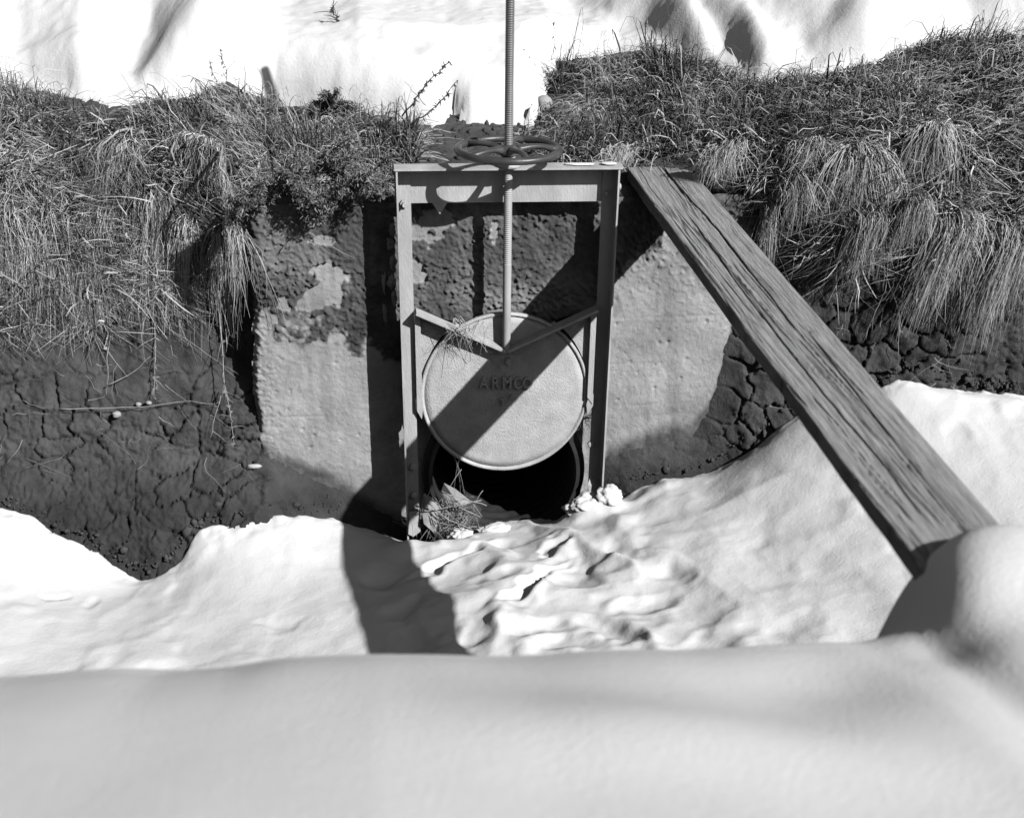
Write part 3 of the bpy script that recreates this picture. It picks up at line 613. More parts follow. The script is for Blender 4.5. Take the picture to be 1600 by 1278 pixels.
def grow(x0, a0, L, down, lift, K=5, xs_amp=.35, curl=.25, ang=None, hang=None):
    """strands that leave the bank sheet at (x0, a0) and trail over it; down: how strongly they run downhill"""
    N_ = len(x0); t = np.linspace(0, 1, K)[None]
    th = rng.normal(0, 1, N_)*xs_amp if ang is None else ang
    cx = rng.normal(0, curl, (N_, 1)); up = rng.normal(0, curl, (N_, 1))
    X = x0[:, None] + L[:, None]*(np.sin(th)[:, None]*t + cx*t*t)
    A = a0[:, None] - L[:, None]*down[:, None]*(np.cos(th)[:, None]*t) + up*L[:, None]*t*t*.5
    p, n = bank(X.ravel(), arc_to_v(X.ravel(), A.ravel())); p = p.reshape(N_, K, 3); n = n.reshape(N_, K, 3)
    h = lift[:, None]*(4*t*(1-t*.72)) + .004
    n = n + np.array([0, -.25, .1]); P_ = p + n*h[..., None]
    if hang is not None:                     # free-hanging: y never recedes behind the root, tips drop
        yr = P_[:, :1, 1]; P_[..., 1] = np.minimum(P_[..., 1], yr - .02 + .0*t); P_[..., 2] -= hang*L[:, None]*t*t
    return P_ + rng.normal(0, .003, P_.shape)
PX0, PX1 = -2.75, 3.0
def scatter(n, f):                           # rejection sampling in x and arc length from the lip
    out = []
    while sum(len(o[0]) for o in out) < n:
        x = rng.uniform(PX0, PX1, n*2); a = rng.uniform(-1.3, .75, n*2); k = rng.uniform(0, 1, n*2) < f(x, a); out.append((x[k], a[k]))
    return np.concatenate([o[0] for o in out])[:n], np.concatenate([o[1] for o in out])[:n]
snow_a = lambda x: (np.interp(x, ubx, uby) - face_y(x, lip_z(x)))*1.04
def dens_left(x, a):
    lo = np.interp(x, [-2.8, -1.9, -1.5, -1.2, -1.0, -.9, -.4], [-.78, -.74, -.78, -.60, -.22, -.14, -.08])
    m = (x < -.30)*sstep(0, .08, a-lo+.09*fbm(x*5, a*5, seed=201))*(a < snow_a(x)-.12)*(x > -2.8)
    return m*holes(x, a)*(.12+.88*sstep(-.25, .25, fbm(x*4, a*4, seed=202)))*np.interp(a-lo, [0, .3, .6], [.5, .8, 1])
def dens_right(x, a):
    lo = np.interp(x, [.15, .3, .5, .75, .95, 1.05, 1.3, 1.7, 2.2, 3], [.20, .06, .04, -.02, -.10, -.28, -.52, -.48, -.60, -.62])
    m = (x > .12)*sstep(0, .08, a-lo+.10*fbm(x*5, a*5, seed=203))*(a < snow_a(x)-.03)
    return m*holes(x, a)*(.10+.90*sstep(-.28, .22, fbm(x*4+4, a*4, seed=204)))*np.interp(a-lo, [0, .3, .6], [.55, .8, 1])
HOLES = []
for px, py, rad in [(1500, 160, .13), (1450, 230, .10), (1240, 345, .10), (1400, 400, .09), (1290, 330, .05), (1540, 290, .10), (1275, 430, .08), (1420, 330, .06), (1470, 460, .07), (1555, 440, .06), (1330, 470, .05),
                    (250, 128, .10), (325, 292, .07), (440, 200, .06), (150, 300, .06), (60, 210, .05), (180, 480, .07), (235, 320, .05), (400, 235, .07), (90, 420, .05), (300, 400, .06), (340, 380, .06), (520, 215, .05)]:
    h_ = bank_hit(px, py); zl_ = float(lip_z(h_[0])); yl0 = float(face_y(h_[0], zl_)); on_ = h_[2] < zl_-.01
    HOLES.append((h_[0], -math.hypot(zl_-h_[2], yl0-h_[1]) if on_ else h_[1]-yl0, rad))
def holes(x, a):
    k = np.ones(np.shape(x)); wob = .35*fbm(x*11, a*11, seed=206)
    for hx, ha, hr in HOLES: k = k*(1-.93*(1-sstep(.8, 1.15, np.hypot(x-hx, (a-ha)*.8)/hr+wob)))
    return k
def tones(x, a, seed): return np.clip(.30+.9*fbm(x*5, a*5, seed=seed)+rng.normal(0, .30, len(x)), 0, 1)
def curls(f, n, seed):
    x, a = scatter(n, f); k = sstep(-.25, .2, fbm(x*4, a*4, seed=seed)) > rng.uniform(size=n); x, a = x[k], a[k]; m = len(x)
    P_ = grow(x, a, rng.uniform(.025, .075, m), np.full(m, .7), rng.gamma(2, .012, m), 6, ang=rng.normal(0, 1.5, m), curl=1.1)
    return ribbons(P_, rng.uniform(.0025, .0055, m), rng.uniform(.3, 1.1, m))
def grass_obj(name, parts, m=M_grass):
    Vs, Fs, Ts, off = [], [], [], 0
    for V, Fq, T in parts: Vs.append(V); Fs.append(Fq+off); Ts.append(T); off += len(V)
    return mesh(name, np.concatenate(Vs), np.concatenate(Fs), m, smooth=True, attrs={'tone': np.concatenate(Ts)})
def field(f, n, seed, right):
    x, a = scatter(n, f)
    # local combing direction gives matted swirls
    comb = fbm(x*3.5, a*3.5, seed=seed+1, o=2)*2.6 + (.35 if right else -.15)
    onface = sstep(.12, -.1, a)
    up_frac = rng.uniform(0, 1, len(x)) < (.30*(1-onface)+.12)
    ang = comb + rng.normal(0, .5, len(x))*(1+.6*(rng.uniform(size=len(x)) < .3)) + np.where(up_frac, rng.uniform(-3, 3, len(x)), 0)
    L = rng.uniform(.03, .12, len(x))*(1+.6*onface); down = .35+.65*onface; lift = rng.gamma(2, .009, len(x))*(1+.8*(1-onface))*(1+.7*sstep(0, .5, fbm(x*4, a*4, seed=seed+3)))
    nr = 1-.65*sstep(.20, .02, snow_a(x)-a); L = L*nr; lift = lift*nr
    P_ = grow(x, a, L, down, lift, 5, ang=ang, curl=.45)
    return ribbons(P_, rng.gamma(3, .0009, len(x))+.0008, tones(x, a, seed+2))
tag(grass_obj('matted_grass', [field(dens_left, 44000, 300, False), curls(dens_left, 20000, 340)]), 'matted dead grass hanging over the bank to the left of the headwall', 'dead grass', kind='stuff')
tag(grass_obj('matted_grass', [field(dens_right, 42000, 320, True), curls(dens_right, 26000, 350)]), 'matted dead grass covering the bank to the right of the handwheel and the plank', 'dead grass', kind='stuff')
# broad bent blades lying on top of the mat, and thatch litter underneath
def litter(f, n, seed):
    x, a = scatter(n, f); L = rng.uniform(.02, .06, n); P_ = grow(x, a, L, np.full(n, .8), rng.uniform(0, .012, n), 3, ang=rng.uniform(-3.1, 3.1, n))
    return ribbons(P_, rng.uniform(.003, .006, n), rng.uniform(0, .5, n))
tag(grass_obj('grass_litter', [litter(lambda x, a: np.maximum(dens_left(x, a), dens_right(x, a)), 26000, 5)], M_leaf), 'short broken bits of dead leaf and thatch under the grass', 'litter', kind='stuff')

def stalks(f, n, seed):
    x, a = scatter(n, f); P_ = grow(x, a, rng.uniform(.03, .10, n), np.full(n, .9), rng.gamma(2, .012, n)+.006, 4, ang=rng.normal(.3, 1.1, n), curl=.12)
    return ribbons(P_, rng.uniform(.005, .0095, n), rng.uniform(.3, 1.1, n), .7)
tag(grass_obj('broken_stalks', [stalks(dens_left, 900, 1), stalks(dens_right, 500, 2)]), 'broad broken straw stalks lying over the matted grass on both banks', 'straw', kind='stuff')
def bare(x, a):
    v_ = arc_to_v(x, a); p, _ = bank(x, v_); return ((p[:, 2] > -.5) & (p[:, 2] < .35) & ((x < -1.02) | (x > 1.0)) & (rng.uniform(size=len(x)) < .6))*1.
x_, a_s = scatter(420, bare); Pr = grow(x_, a_s, rng.uniform(.02, .13, 420), np.full(420, .9), rng.gamma(1.5, .004, 420), 5, ang=rng.normal(0, 1.2, 420), curl=.6)
tag(grass_obj('rootlets', [ribbons(Pr, rng.uniform(.0008, .0022, 420), rng.uniform(0, .9, 420))]), 'fine pale rootlets and straw bits on the bare cracked soil', 'rootlets', kind='stuff')
# distinct hanging tufts, each a thing
def tuft(px, py, Lm, wd, n, label, spread=.5, tone0=.65, lean=0., group=None):
    q = bank_hit(px, py); x = q[0]+rng.normal(0, wd*.22, n)
    onface = q[2] < lip_z(q[0]); zl_ = float(lip_z(q[0]))
    y_l = float(face_y(q[0], zl_)); a_c = -math.hypot(zl_-q[2], y_l-q[1]) if onface else (q[1]-y_l)
    a0 = a_c + rng.normal(0, wd*.12, n); L = Lm*rng.uniform(.55, 1.1, n)
    t = np.linspace(0, 1, 8)[None]
    rt, nn = bank(x, arc_to_v(x, a0))
    nl = max(6, n//16); lk = rng.integers(0, nl, n); u = rng.normal(0, 1, nl)[lk] + rng.normal(0, .16, n); L = L*rng.uniform(.5, 1.15, nl)[lk]; sidev = (u*spread*.35+lean)[:, None]
    out = (rng.uniform(.01, .10, nl)[lk]+rng.uniform(0, .02, n))[:, None]*(1+Lm)
    X = rt[:, :1] + L[:, None]*sidev*(1-(1-t)**1.8) + .10*wd*np.sin(t*5+u[:, None])*t
    bulge = out*np.sin(np.minimum(t*2.0, 1.)*math.pi/2)
    Zs = rt[:, 2:] + .35*out*np.sin(t*math.pi*.9) - L[:, None]*t**1.25*.94
    Yb = face_y(X, np.minimum(Zs, lip_z(X)-.01)); wallm = (X > -1.02) & (X < .99)
    Yb = np.where(wallm, np.minimum(Yb, -.01), Yb)
    Ys = np.minimum(rt[:, 1:2]-bulge, Yb-.012-bulge*.45)
    ph = rng.uniform(0, 6.28, (n, 1)); X = X + rng.gamma(2, .006, (n, 1))*np.sin(t*rng.uniform(2, 7, (n, 1))+ph)*t*(1+Lm); Ys = Ys - rng.gamma(1.5, .008, (n, 1))*np.abs(np.sin(t*rng.uniform(2, 6, (n, 1))))*t
    P_ = np.stack([X, Ys, Zs], -1) + rng.normal(0, .002, (n, 8, 3))
    V, Fq, T = ribbons(P_, rng.uniform(.002, .0040, n), np.clip(tone0+rng.normal(0, .22, nl)[lk]+rng.normal(0, .22, n), 0, 1), .2)
    o = mesh('grass_tuft', V-rt.mean(0), Fq, M_grass, attrs={'tone': T}); o.location = rt.mean(0)
    tag(o, label, 'grass tuft', group); return o
G1 = 'drooping grass tufts on the bank'
tuft(1425, 170, .22, .10, 420, 'fan-shaped grass tuft against the dark hollow, highest of the right-hand tufts', .9, .75, group=G1)
tuft(1330, 215, .30, .16, 900, 'thick pale grass tuft with curled top, left of the fan-shaped tuft', .8, .6, group=G1)
tuft(1345, 320, .26, .12, 900, 'dense brush-like grass tuft hanging below the thick pale one', .35, .55, group=G1)
tuft(1490, 330, .40, .16, 900, 'long pale grass tuft sweeping down near the right edge of the photo', .5, .55, -.1, group=G1)
tuft(1570, 340, .45, .16, 800, 'long drooping grass tuft cut by the right edge of the photo', .5, .55, -.1, group=G1)
tuft(1225, 270, .20, .10, 420, 'small grass tuft between plank top and the thick pale tuft', .6, .5, .2, group=G1)
tuft(1195, 310, .26, .05, 140, 'thin strip of grass hanging down the right edge of the headwall', .3, .8, group=G1)
tuft(1420, 300, .20, .10, 380, 'short grass tuft between the brush-like tuft and the long sweeping one', .8, .45, group=G1)
tuft(372, 320, .34, .06, 260, 'narrow bundle of long pale grass hanging over the left edge of the headwall', .32, .7, -.02, group=G1)
tuft(345, 350, .40, .05, 260, 'long narrow hanging grass strand bundle in front of the dark gap beside the headwall', .3, .65, group=G1)
tuft(250, 300, .42, .14, 800, 'broad grass tuft hanging over the middle of the left bank', .5, .5, -.05, group=G1)
tuft(290, 330, .40, .10, 420, 'pale trailing grass tuft between the broad tuft and the hanging bundle', .4, .7, group=G1)
tuft(160, 330, .34, .16, 600, 'loose grass tuft on the left bank, left of the broad tuft', .7, .45, group=G1)
tuft(85, 330, .38, .18, 700, 'fuzzy grass tuft on the left bank near the left edge of the photo', .9, .5, .1, group=G1)
tuft(20, 320, .38, .14, 500, 'grass tuft cut by the left edge of the photo', .8, .5, .1, group=G1)
tuft(330, 200, .22, .14, 420, 'bleached broad-bladed tuft at the top of the left bank below the shaded snow', .9, .7, group=G1)
tuft(200, 220, .22, .14, 420, 'small drooping tuft below the snow on the left bank', .9, .6, -.2, group=G1)
tuft(1240, 200, .14, .12, 360, 'curly grass tuft on the upper bank beside the plank top', 1.1, .7, group=G1)
tuft(1100, 190, .14, .14, 420, 'curly grass tuft uphill from the top end of the plank', 1.1, .7, group=G1)
tuft(925, 170, .07, .10, 260, 'curly grass tuft uphill from the right end of the cross beam', 1.1, .75, group=G1)

# ------------------------------------------------------------------ leafy dead shrub between the left bank grass and the gate
def shrub(px, py, size, ns, label, zoff=0.):
    q = bank_hit(px, py) if py < 220 else onp(px, py, 1, .02); q = q + np.array([0, -.05, zoff])
    root = empty('dead_shrub', tuple(q)); tag(root, label, 'shrub')
    bm = B(); pts_all = []
    for k in range(ns):
        th = rng.uniform(-1.9, 1.9); L = size*rng.uniform(.4, 1.0); dr = np.array([math.sin(th), -rng.uniform(.1, .6), math.cos(th)*.55-.25]); dr /= np.linalg.norm(dr)
        pts = []; p = np.zeros(3)
        for s_ in range(6): pts.append(tuple(p)); p = p + dr*L/5; dr = dr + rng.normal(0, .13, 3)+np.array([0, 0, -.14]); dr /= np.linalg.norm(dr)
        if len(pts_all) and any(p_[0]+q[0] > -.43 and p_[2]+q[2] < .87 for p_ in pts): continue
        for s_ in range(1, 6): pts_all.append((np.array(pts[s_-1]), np.array(pts[s_])))
        tube(bm, pts, [.0028*(1-.12*i) for i in range(6)], 4)
    done(bm, 'branches', M_dark, root, True)
    n = len(pts_all)//5*150; idx = rng.integers(0, len(pts_all), n); A_ = np.array([pts_all[i][0] for i in idx]); B_ = np.array([pts_all[i][1] for i in idx])
    P0 = A_+(B_-A_)*rng.uniform(0, 1, (n, 1)) + rng.normal(0, size*.035, (n, 3)); d_ = rng.normal(0, 1, (n, 3)); d_ /= np.linalg.norm(d_, axis=1, keepdims=True)
    kq = ((P0[:, 0]+q[0]) < -.425) | ((P0[:, 2]+q[2]) > .87); kq[:3] = True; P0 = P0[kq]; d_ = d_[kq]; n = len(P0)
    L = rng.uniform(.008, .022, (n, 1)); P_ = np.stack([P0, P0+d_*L*.5+rng.normal(0, .002, (n, 3)), P0+d_*L], 1)
    V, Fq, T = ribbons(P_, rng.uniform(.003, .006, n), np.clip(rng.normal(.4, .35, n), 0, 1), .3)
    o = mesh('foliage', V, Fq, M_leaf, root, attrs={'tone': T}); o['kind'] = 'stuff'
shrub(565, 285, .26, 50, 'leafy dead shrub hanging over the headwall just left of the gate frame')
shrub(500, 255, .26, 50, 'leafy dead shrub below the snow, left of the one beside the gate frame')
shrub(440, 290, .22, 40, 'leafy dead shrub drooping over the upper left of the headwall')
shrub(596, 215, .13, 26, 'small leafy dead shrub touching the left end of the cross beam')
shrub(665, 195, .13, 22, 'low leafy dead shrub between the two feathery twigs and the handwheel')
shrub(520, 172, .16, 22, 'small leafy sprig standing in front of the upper snow', .03)
shrub(1230, 170, .16, 18, 'dark leafy dead shrub on the right bank under the snow hollow')
shrub(1480, 150, .26, 30, 'dark leafy dead shrub at the top right of the bank')

# ------------------------------------------------------------------ single stems and twigs
def stem(name, pix, label, plane=None, r=.0022, side=0, m=M_twig, cat='stem', off=.03, leafy=0):
    P_ = []
    for k, q in enumerate(pix):
        if plane is None: h = bank_hit(*q[:2]); h = h if not (abs(h[0]) < .97 and h[2] < .7) else onp(*q[:2], 1, 0.)
        elif isinstance(plane, tuple): h = onp(*q[:2], *plane)
        P_.append(h - FW*(off + (q[2] if len(q) > 2 else 0)))
    P_ = np.array(P_); base = P_[0].copy(); P_ = P_-base
    tt = np.linspace(0, 1, len(P_)); ts = np.linspace(0, 1, 4*(len(P_)-1)+1)
    C_ = np.stack([np.interp(ts, tt, P_[:, i]) for i in range(3)], 1)
    for _ in range(2): C_[1:-1] = .25*C_[:-2]+.5*C_[1:-1]+.25*C_[2:]
    C_[1:-1] += rng.normal(0, .0018, C_[1:-1].shape)
    bm = B(); tube(bm, C_, [r*(1-.6*t) for t in ts], 5)
    for k in range(side):
        i = rng.integers(2, len(C_)-1); p = Vector(C_[i]); t = Vector(C_[i]-C_[i-1]).normalized()
        dv = (t*.6+Vector(rng.normal(0, .45, 3))).normalized(); L = rng.uniform(.02, .09)
        pts = [p + dv*L*u + Vector((0, 0, -.25*L*u*u)) for u in (0, .35, .7, 1)]; tube(bm, pts, [r*.55, r*.45, r*.35, r*.2], 4)
    for k in range(leafy):
        i = rng.integers(3, len(C_)); p = Vector(C_[i]+rng.normal(0, .002, 3)); dv = Vector(rng.normal(0, 1, 3)+np.array([0, 0, -.8])).normalized(); tube(bm, [p, p+dv*.006, p+dv*rng.uniform(.010, .020)], [.0012, .0022, .0004], 4)
    o = done(bm, name, m, None, True); o.location = base; tag(o, label, cat); return o
stem('weed_stem', [(205, 350), (230, 420), (244, 500), (246, 560), (243, 625)], 'branched dry weed stem hanging down the left bank below the broad grass tuft', side=26, leafy=60, r=.0030)
stem('weed_stem', [(338, 440), (352, 520), (357, 610), (366, 650), (372, 700)], 'branched dry weed stem hanging in front of the dark gap beside the headwall', side=14, leafy=40, off=.08, r=.0028)
stem('weed_stem', [(357, 610), (345, 640), (333, 690)], 'short forked weed stem at the foot of the dark gap', side=4, off=.06)
stem('weed_stem', [(270, 520), (310, 545), (345, 570), (372, 595)], 'thin weed stem slanting to the right across the dark gap', side=4, off=.05, r=.0016)
stem('fallen_twig', [(95, 641), (160, 642), (230, 638), (290, 629), (340, 634)], 'long thin twig lying level across the cracked soil of the left bank', r=.0024, cat='twig')
stem('fallen_twig', [(170, 605), (205, 590), (238, 560)], 'short twig slanting up beside the hanging branched weed stem', r=.0022, cat='twig')
stem('grass_stalk', [(455, 350), (500, 378), (545, 403), (556, 408)], 'long pale stalk slanting across the top of the headwall left of the gate', off=.03, cat='stalk', r=.0017)
stem('grass_stalk', [(462, 375), (448, 388), (440, 402)], 'short bent stalk hanging on the upper left part of the headwall', off=.03, cat='stalk', r=.0024)
stem('grass_stalk', [(40, 628), (55, 636), (75, 641)], 'short pale stalk at the left edge of the photo beside the long level twig', cat='stalk', r=.0016)
stem('weed_stem', [(1385, 400), (1380, 460), (1360, 500), (1345, 540)], 'pale weed stem forking down to the left on the right bank', side=3, r=.0022)
stem('weed_stem', [(1378, 430), (1398, 475), (1402, 520), (1400, 565)], 'pale weed stem running straight down to the snow on the right bank', side=5, r=.0024)
stem('weed_stem', [(1340, 395), (1372, 404), (1382, 430), (1375, 455)], 'hooked pale stem on the right bank above the forked weed stem', r=.0022)
stem('weed_stem', [(1270, 400), (1285, 432), (1310, 436), (1325, 425)], 'curled pale stem between the plank and the brush-like tuft', r=.0022)
stem('weed_stem', [(1436, 200), (1470, 225), (1500, 240), (1550, 205)], 'thin looping stem crossing the dark hollow at the right', r=.0016, off=.06)
stem('weed_stem', [(1500, 400), (1480, 480), (1445, 510), (1430, 520)], 'thin bent stem below the long sweeping tuft on the right', r=.002)
stem('weed_stem', [(1200, 360), (1212, 400), (1228, 440), (1240, 468)], 'pale thin stem hanging beside the right edge of the plank', r=.002, off=.04)
stem('weed_stem', [(1180, 215), (1230, 235), (1285, 258)], 'pale straight stem crossing the grass right of the plank top', r=.002, off=.06)
up = (1, .35)
stem('feathery_twig', [(628, 182), (650, 155), (672, 125), (702, 98)], 'long feathery dark twig standing against the snow left of the stem', (1, .30), r=.0032, leafy=90, m=M_dark, cat='twig', off=0)
stem('feathery_twig', [(640, 196), (668, 178), (695, 152), (714, 126)], 'short feathery dark twig to the right of the long feathery one', (1, .26), r=.003, leafy=50, m=M_dark, cat='twig', off=0)
stem('bare_twig', [(665, 165), (650, 145), (632, 128)], 'thin bare twig crossing the long feathery twig', (1, .30), r=.0014, m=M_dark, cat='twig', off=0)
def weed(px, py, tx, ty_, label, pl, r=.0016, leafy=10, side=4, m=M_dark):
    stem('winter_weed', [(px, py), ((px*2+tx)/3+3, (py*2+ty_)/3), ((px+2*tx)/3-2, (py+2*ty_)/3), (tx, ty_)], label, (1, pl), r=r, m=m, cat='weed', off=0, leafy=leafy, side=side)
weed(355, 125, 345, 76, 'small bare weed poking up through snow above the left bank', .75)
weed(1292, 112, 1306, 52, 'thin curved weed standing alone against the white snow at the upper right', .75, .0018, 14, 0, M_twig)
weed(1455, 80, 1425, 14, 'tall weed with seed heads at the upper right, left of the drooping pair', .7, .0022, 30, 6)
weed(1500, 95, 1490, 10, 'tall leaning weed at the upper right between two others', .7, .0018, 20, 5)
weed(1535, 60, 1558, 25, 'dark leafy weed near the top right corner', .7, .0026, 40, 8)
weed(1080, 95, 1078, 40, 'thin upright weed rising from the grass behind the plank', .62, .0014, 6, 3, M_twig)
weed(1015, 90, 1012, 30, 'thin upright weed left of the other one behind the plank', .62, .0014, 6, 3, M_twig)
weed(1200, 118, 1228, 45, 'slender weed leaning right over the snow hollow', .7, .0014, 4, 2, M_twig)
weed(528, 45, 520, 8, 'dark tuft of weed at the top edge of the photo in the left snow', 1.1, .003, 40, 8)
weed(862, 95, 868, 30, 'thin weed at the edge of snow right of the threaded stem', .72, .0014, 6, 2)

# ------------------------------------------------------------------ straw caught on the gate, debris, stones, snow chunk
def wisp(name, c, spread, n, Lr, label, cat, w_=(.0016, .003), tone=.7, down=.6, m=M_grass):
    c = np.array(c); t = np.linspace(0, 1, 6)[None, :, None]
    p0 = rng.normal(0, 1, (n, 1, 3))*np.array(spread); d_ = rng.normal(0, 1, (n, 1, 3))*np.array([1, .4, .6])+np.array([0, 0, -down]); d_ /= np.linalg.norm(d_, axis=-1, keepdims=True)
    L = rng.uniform(*Lr, (n, 1, 1)); P_ = p0 + d_*L*(t-.3) + rng.normal(0, .3, (n, 1, 3))*L*np.abs(t-.3)**2 + np.array([0, 0, -.5])*L*t*t*down
    V, Fq, T = ribbons(P_, rng.uniform(*w_, n), np.clip(tone+rng.normal(0, .25, n), 0, 1), .4)
    o = mesh(name, V, Fq, m, attrs={'tone': T}); o.location = c; tag(o, label, cat); return o
wisp('straw_wisp', onp(726, 514, 1, -.150), (.030, .008, .016), 46, (.04, .12), 'wisp of straw caught on the left brace of the gate disc', 'straw', down=.8)
wisp('straw_wisp', onp(712, 690, 1, -.09)+np.array([0, 0, -.10]), (.003, .004, .03), 7, (.08, .15), 'few strands of straw hanging under the gate disc', 'straw', down=2.2)
wisp('straw_wisp', onp(915, 650, 1, -.05), (.016, .010, .022), 46, (.03, .07), 'straw and debris wedged between the gate disc and the right post', 'straw', down=.5)
q = onp(695, 808, 1, -.12)
root = empty('straw_clump', tuple(q)); tag(root, 'matted straw and torn bark clump at the foot of the left gate post', 'straw clump')
lumpmesh('sod', (-.01, .03, -.045), (.075, .05, .040), M_dirt, root, 12, amp=.5, fr=5); lumpmesh('sod', (.085, .11, -.035), (.07, .07, .045), M_dirt, root, 14, amp=.5, fr=5)  # second lump is added to cover the sunlit patch inside the pipe
def local_wisp(nm, n, spread, Lr, tone, ww, parent, flat=0.):
    t = np.linspace(0, 1, 6)[None, :, None]; p0 = rng.normal(0, 1, (n, 1, 3))*np.array(spread)+np.array([0, -.03, .0]); d_ = rng.normal(0, 1, (n, 1, 3))*np.array([1, .3, .8]); d_[..., 2] -= .7*(flat == 0); d_ /= np.linalg.norm(d_, axis=-1, keepdims=True)
    P_ = p0+d_*rng.uniform(*Lr, (n, 1, 1))*(t-.5)+np.array([0, 0, -.02])*t*t
    V, Fq, T = ribbons(P_, rng.uniform(*ww, n), np.clip(tone+rng.normal(0, .25, n), 0, 1), .5); mesh(nm, V, Fq, M_grass, parent, attrs={'tone': T})
local_wisp('blades', 520, (.055, .022, .035), (.03, .09), .35, (.002, .005), root)
for pts_ in [[(655, 800), (700, 793), (752, 782)], [(668, 785), (700, 812), (735, 826)], [(686, 768), (720, 778), (760, 790)], [(690, 770), (722, 795), (750, 808)], [(672, 765), (665, 785), (662, 800)]]:
    P_ = np.array([onp(*p, 1, -.20+.02*rng.normal()) for p in pts_])-q; bm = B(); tt = np.linspace(0, 1, 3); ts = np.linspace(0, 1, 9); tube(bm, np.stack([np.interp(ts, tt, P_[:, i]) for i in range(3)], 1)+rng.normal(0, .0012, (9, 3)), .0022, 5); done(bm, 'straw', M_twig, root, True)
def flake(name, pix, plane, mat_, parent=None, thick=.004, curl=.01, base=None, offs=0):
    P_ = np.array([onp(*p, 1, plane) for p in pix]); b0 = P_.mean(0) if base is None else base; P_ = P_-b0
    bm = B(); c = P_.mean(0); f = [bm.verts.new(p+np.array([0, rng.normal(0, curl), 0])) for p in P_]; bk = [bm.verts.new(Vector(v.co)+Vector((0, thick, 0))) for v in f]; n = len(f)
    cf = bm.verts.new(c+np.array([0, -curl, 0])); cb = bm.verts.new(c+np.array([0, -curl+thick, 0]))
    for k in range(n): bm.faces.new((f[k], f[(k+1) % n], cf)); bm.faces.new((bk[(k+1) % n], bk[k], cb)); bm.faces.new((f[k], bk[k], bk[(k+1) % n], f[(k+1) % n]))
    o = done(bm, name, mat_, parent); 
    if parent is None: o.location = b0
    return o
flake('bark_sheet', [(694, 754), (712, 764), (737, 786), (720, 790), (698, 785), (690, 768)], -.10, M_twig, root, base=q)
flake('bark_sheet', [(662, 770), (675, 778), (690, 800), (680, 832), (662, 815), (658, 790)], -.17, M_twig, root, base=q)
tag(flake('torn_flake', [(922, 745), (940, 752), (940, 768), (920, 770), (918, 756)], -.10, M_paper), 'pale torn flake of debris at the foot of the right gate post', 'debris')
tag(flake('torn_flake', [(640, 800), (655, 798), (657, 830), (646, 838), (638, 834)], -.158, M_paper, curl=.003), 'pale crumbling scrap stuck to the foot of the left gate post', 'debris')
qq = bank_hit(398, 729)
o = lumpmesh('leaf_chip', (0, 0, 0), (.028, .010, .010), M_paper, None, 21, 3, .3); o.location = qq+np.array([0, -.02, .01]); tag(o, 'small white chip lying on the soil at the lower left corner of the headwall', 'chip')
qq = bank_hit(850, 166); o = lumpmesh('stone', (0, 0, 0), (.034, .03, .030), M_stone, None, 22, 3, .18); o.location = qq+np.array([0, -.01, .012]); tag(o, 'smooth pale stone at the edge of the snow right of the threaded stem', 'stone')
for k, (px, py, r, lab) in enumerate([(217, 632, .012, 'pale pebble resting on the long level twig, left of its twin'), (233, 630, .012, 'pale pebble on the long level twig, right of its twin'), (183, 648, .018, 'crumbly pale clod just below the long level twig'), (165, 545, .010, 'small pale pebble on the left bank above the short slanting twig')]):
    qq = bank_hit(px, py); o = lumpmesh('pebble', (0, 0, 0), (r, r*.8, r*.75), M_stone, None, 30+k, 3, .3); o.location = qq+np.array([0, -r*.6, r*.3]); tag(o, lab, 'pebble')
def chunk(px, py, y, r, label, seed, rz=0):
    qq = onp(px, py, 1, y); o = lumpmesh('snow_chunk', (0, 0, 0), r, M_snow, None, seed, 5, .42, 3.4); o.location = qq; o.rotation_euler = (0, 0, rz); tag(o, label, 'snow chunk')
chunk(918, 795, -.20, (.085, .07, .06), 'rounded snow chunk at the foot of the right gate post, beside the pipe opening', 41)
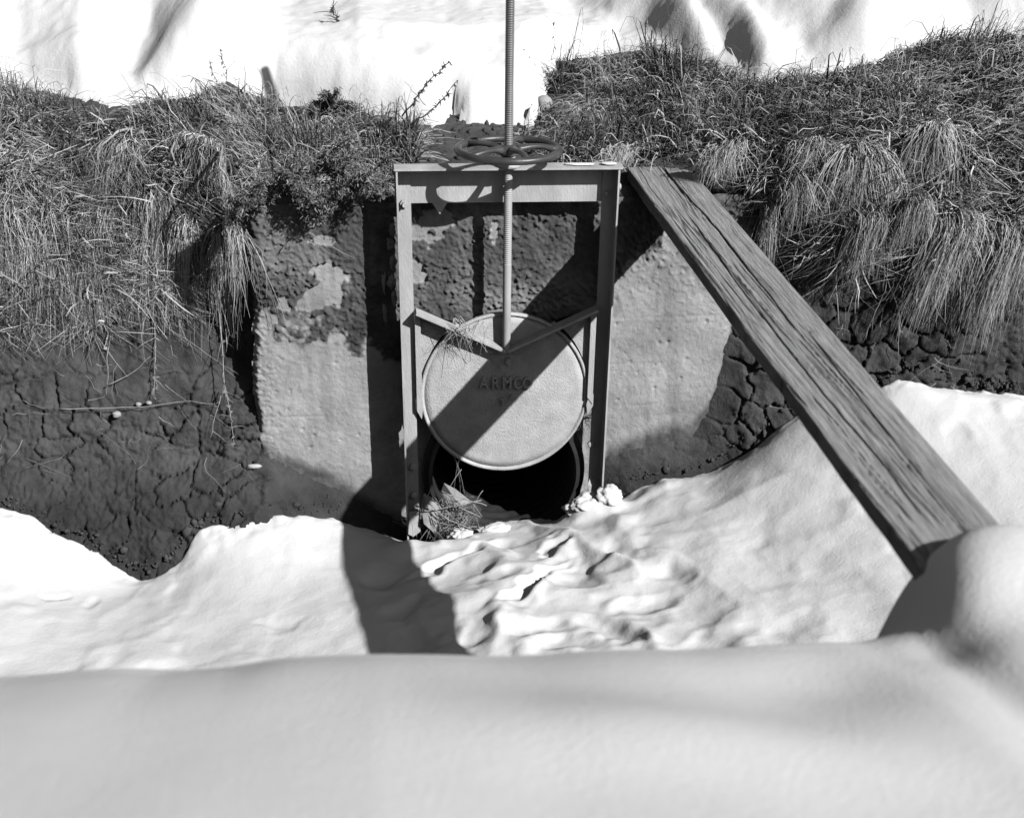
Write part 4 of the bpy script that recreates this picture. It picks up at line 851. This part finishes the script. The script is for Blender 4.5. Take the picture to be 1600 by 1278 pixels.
chunk(952, 778, -.20, (.055, .05, .05), 'small upright snow lump leaning on the right gate post', 42)
chunk(775, 830, -.14, (.07, .05, .03), 'small snow lump below the dark pipe opening', 43)
chunk(720, 838, -.20, (.05, .05, .03), 'small snow lump beside the straw clump', 44)
# loose clods where soil meets snow and on the bare soil behind the beam
def clods(n, f, label, name='soil_crumbs'):
    Vs, Fs = [], []; bm = bmesh.new(); bmesh.ops.create_icosphere(bm, subdivisions=1, radius=1); bv = np.array([v.co[:] for v in bm.verts]); bf = np.array([[v.index for v in fa.verts] for fa in bm.faces]); bm.free()
    P_ = f(n); n = len(P_)
    for k in range(n):
        r = rng.gamma(1.5, .0022)+.002; Vs.append(bv*r*rng.uniform(.5, 1.4, (1, 3))*rng.uniform(.6, 1.3, (len(bv), 1))+P_[k]); Fs.append(bf+k*len(bv))
    tag(mesh(name, np.concatenate(Vs), np.concatenate(Fs), M_dirt, smooth=False), label, 'soil crumbs', kind='stuff')
def f_edge(n):
    out = []
    for _ in range(n):
        k = rng.integers(0, len(edge)-1); t = rng.uniform(); 
        if edge[k][0] == 535: continue
        px = edge[k][0]*(1-t)+edge[k+1][0]*t; py = edge[k][1]*(1-t)+edge[k+1][1]*t - abs(rng.normal(0, 9)); out.append(bank_hit(px, py)+np.array([0, -.008, .004]))
    return np.array(out)
clods(420, f_edge, 'dark soil crumbs strewn along the edge of the ditch snow')
def f_top(n):
    x, a = scatter(n, lambda x, a: (x > -.45)*(x < .6)*(a > .0)*(a < snow_a(x)+.02)); p, _ = bank(x, arc_to_v(x, a)); return p
clods(700, f_top, 'dark soil crumbs on the bare ground behind the handwheel')

for px, r_, lab in [(905, .052, 'thin streak of frost on the right part of the cross beam, beside the corner one'), (951, .030, 'small patch of frost on the right corner of the cross beam')]:
    qq = onp(px, 259, 1, -.112); qq[2] = .8495; o = lumpmesh('frost_patch', (0, 0, 0), (r_, .018, .0035), M_snow, None, int(px), 3, .3); o.location = qq; o.rotation_euler = (0, math.radians(.75), 0); tag(o, lab, 'frost')
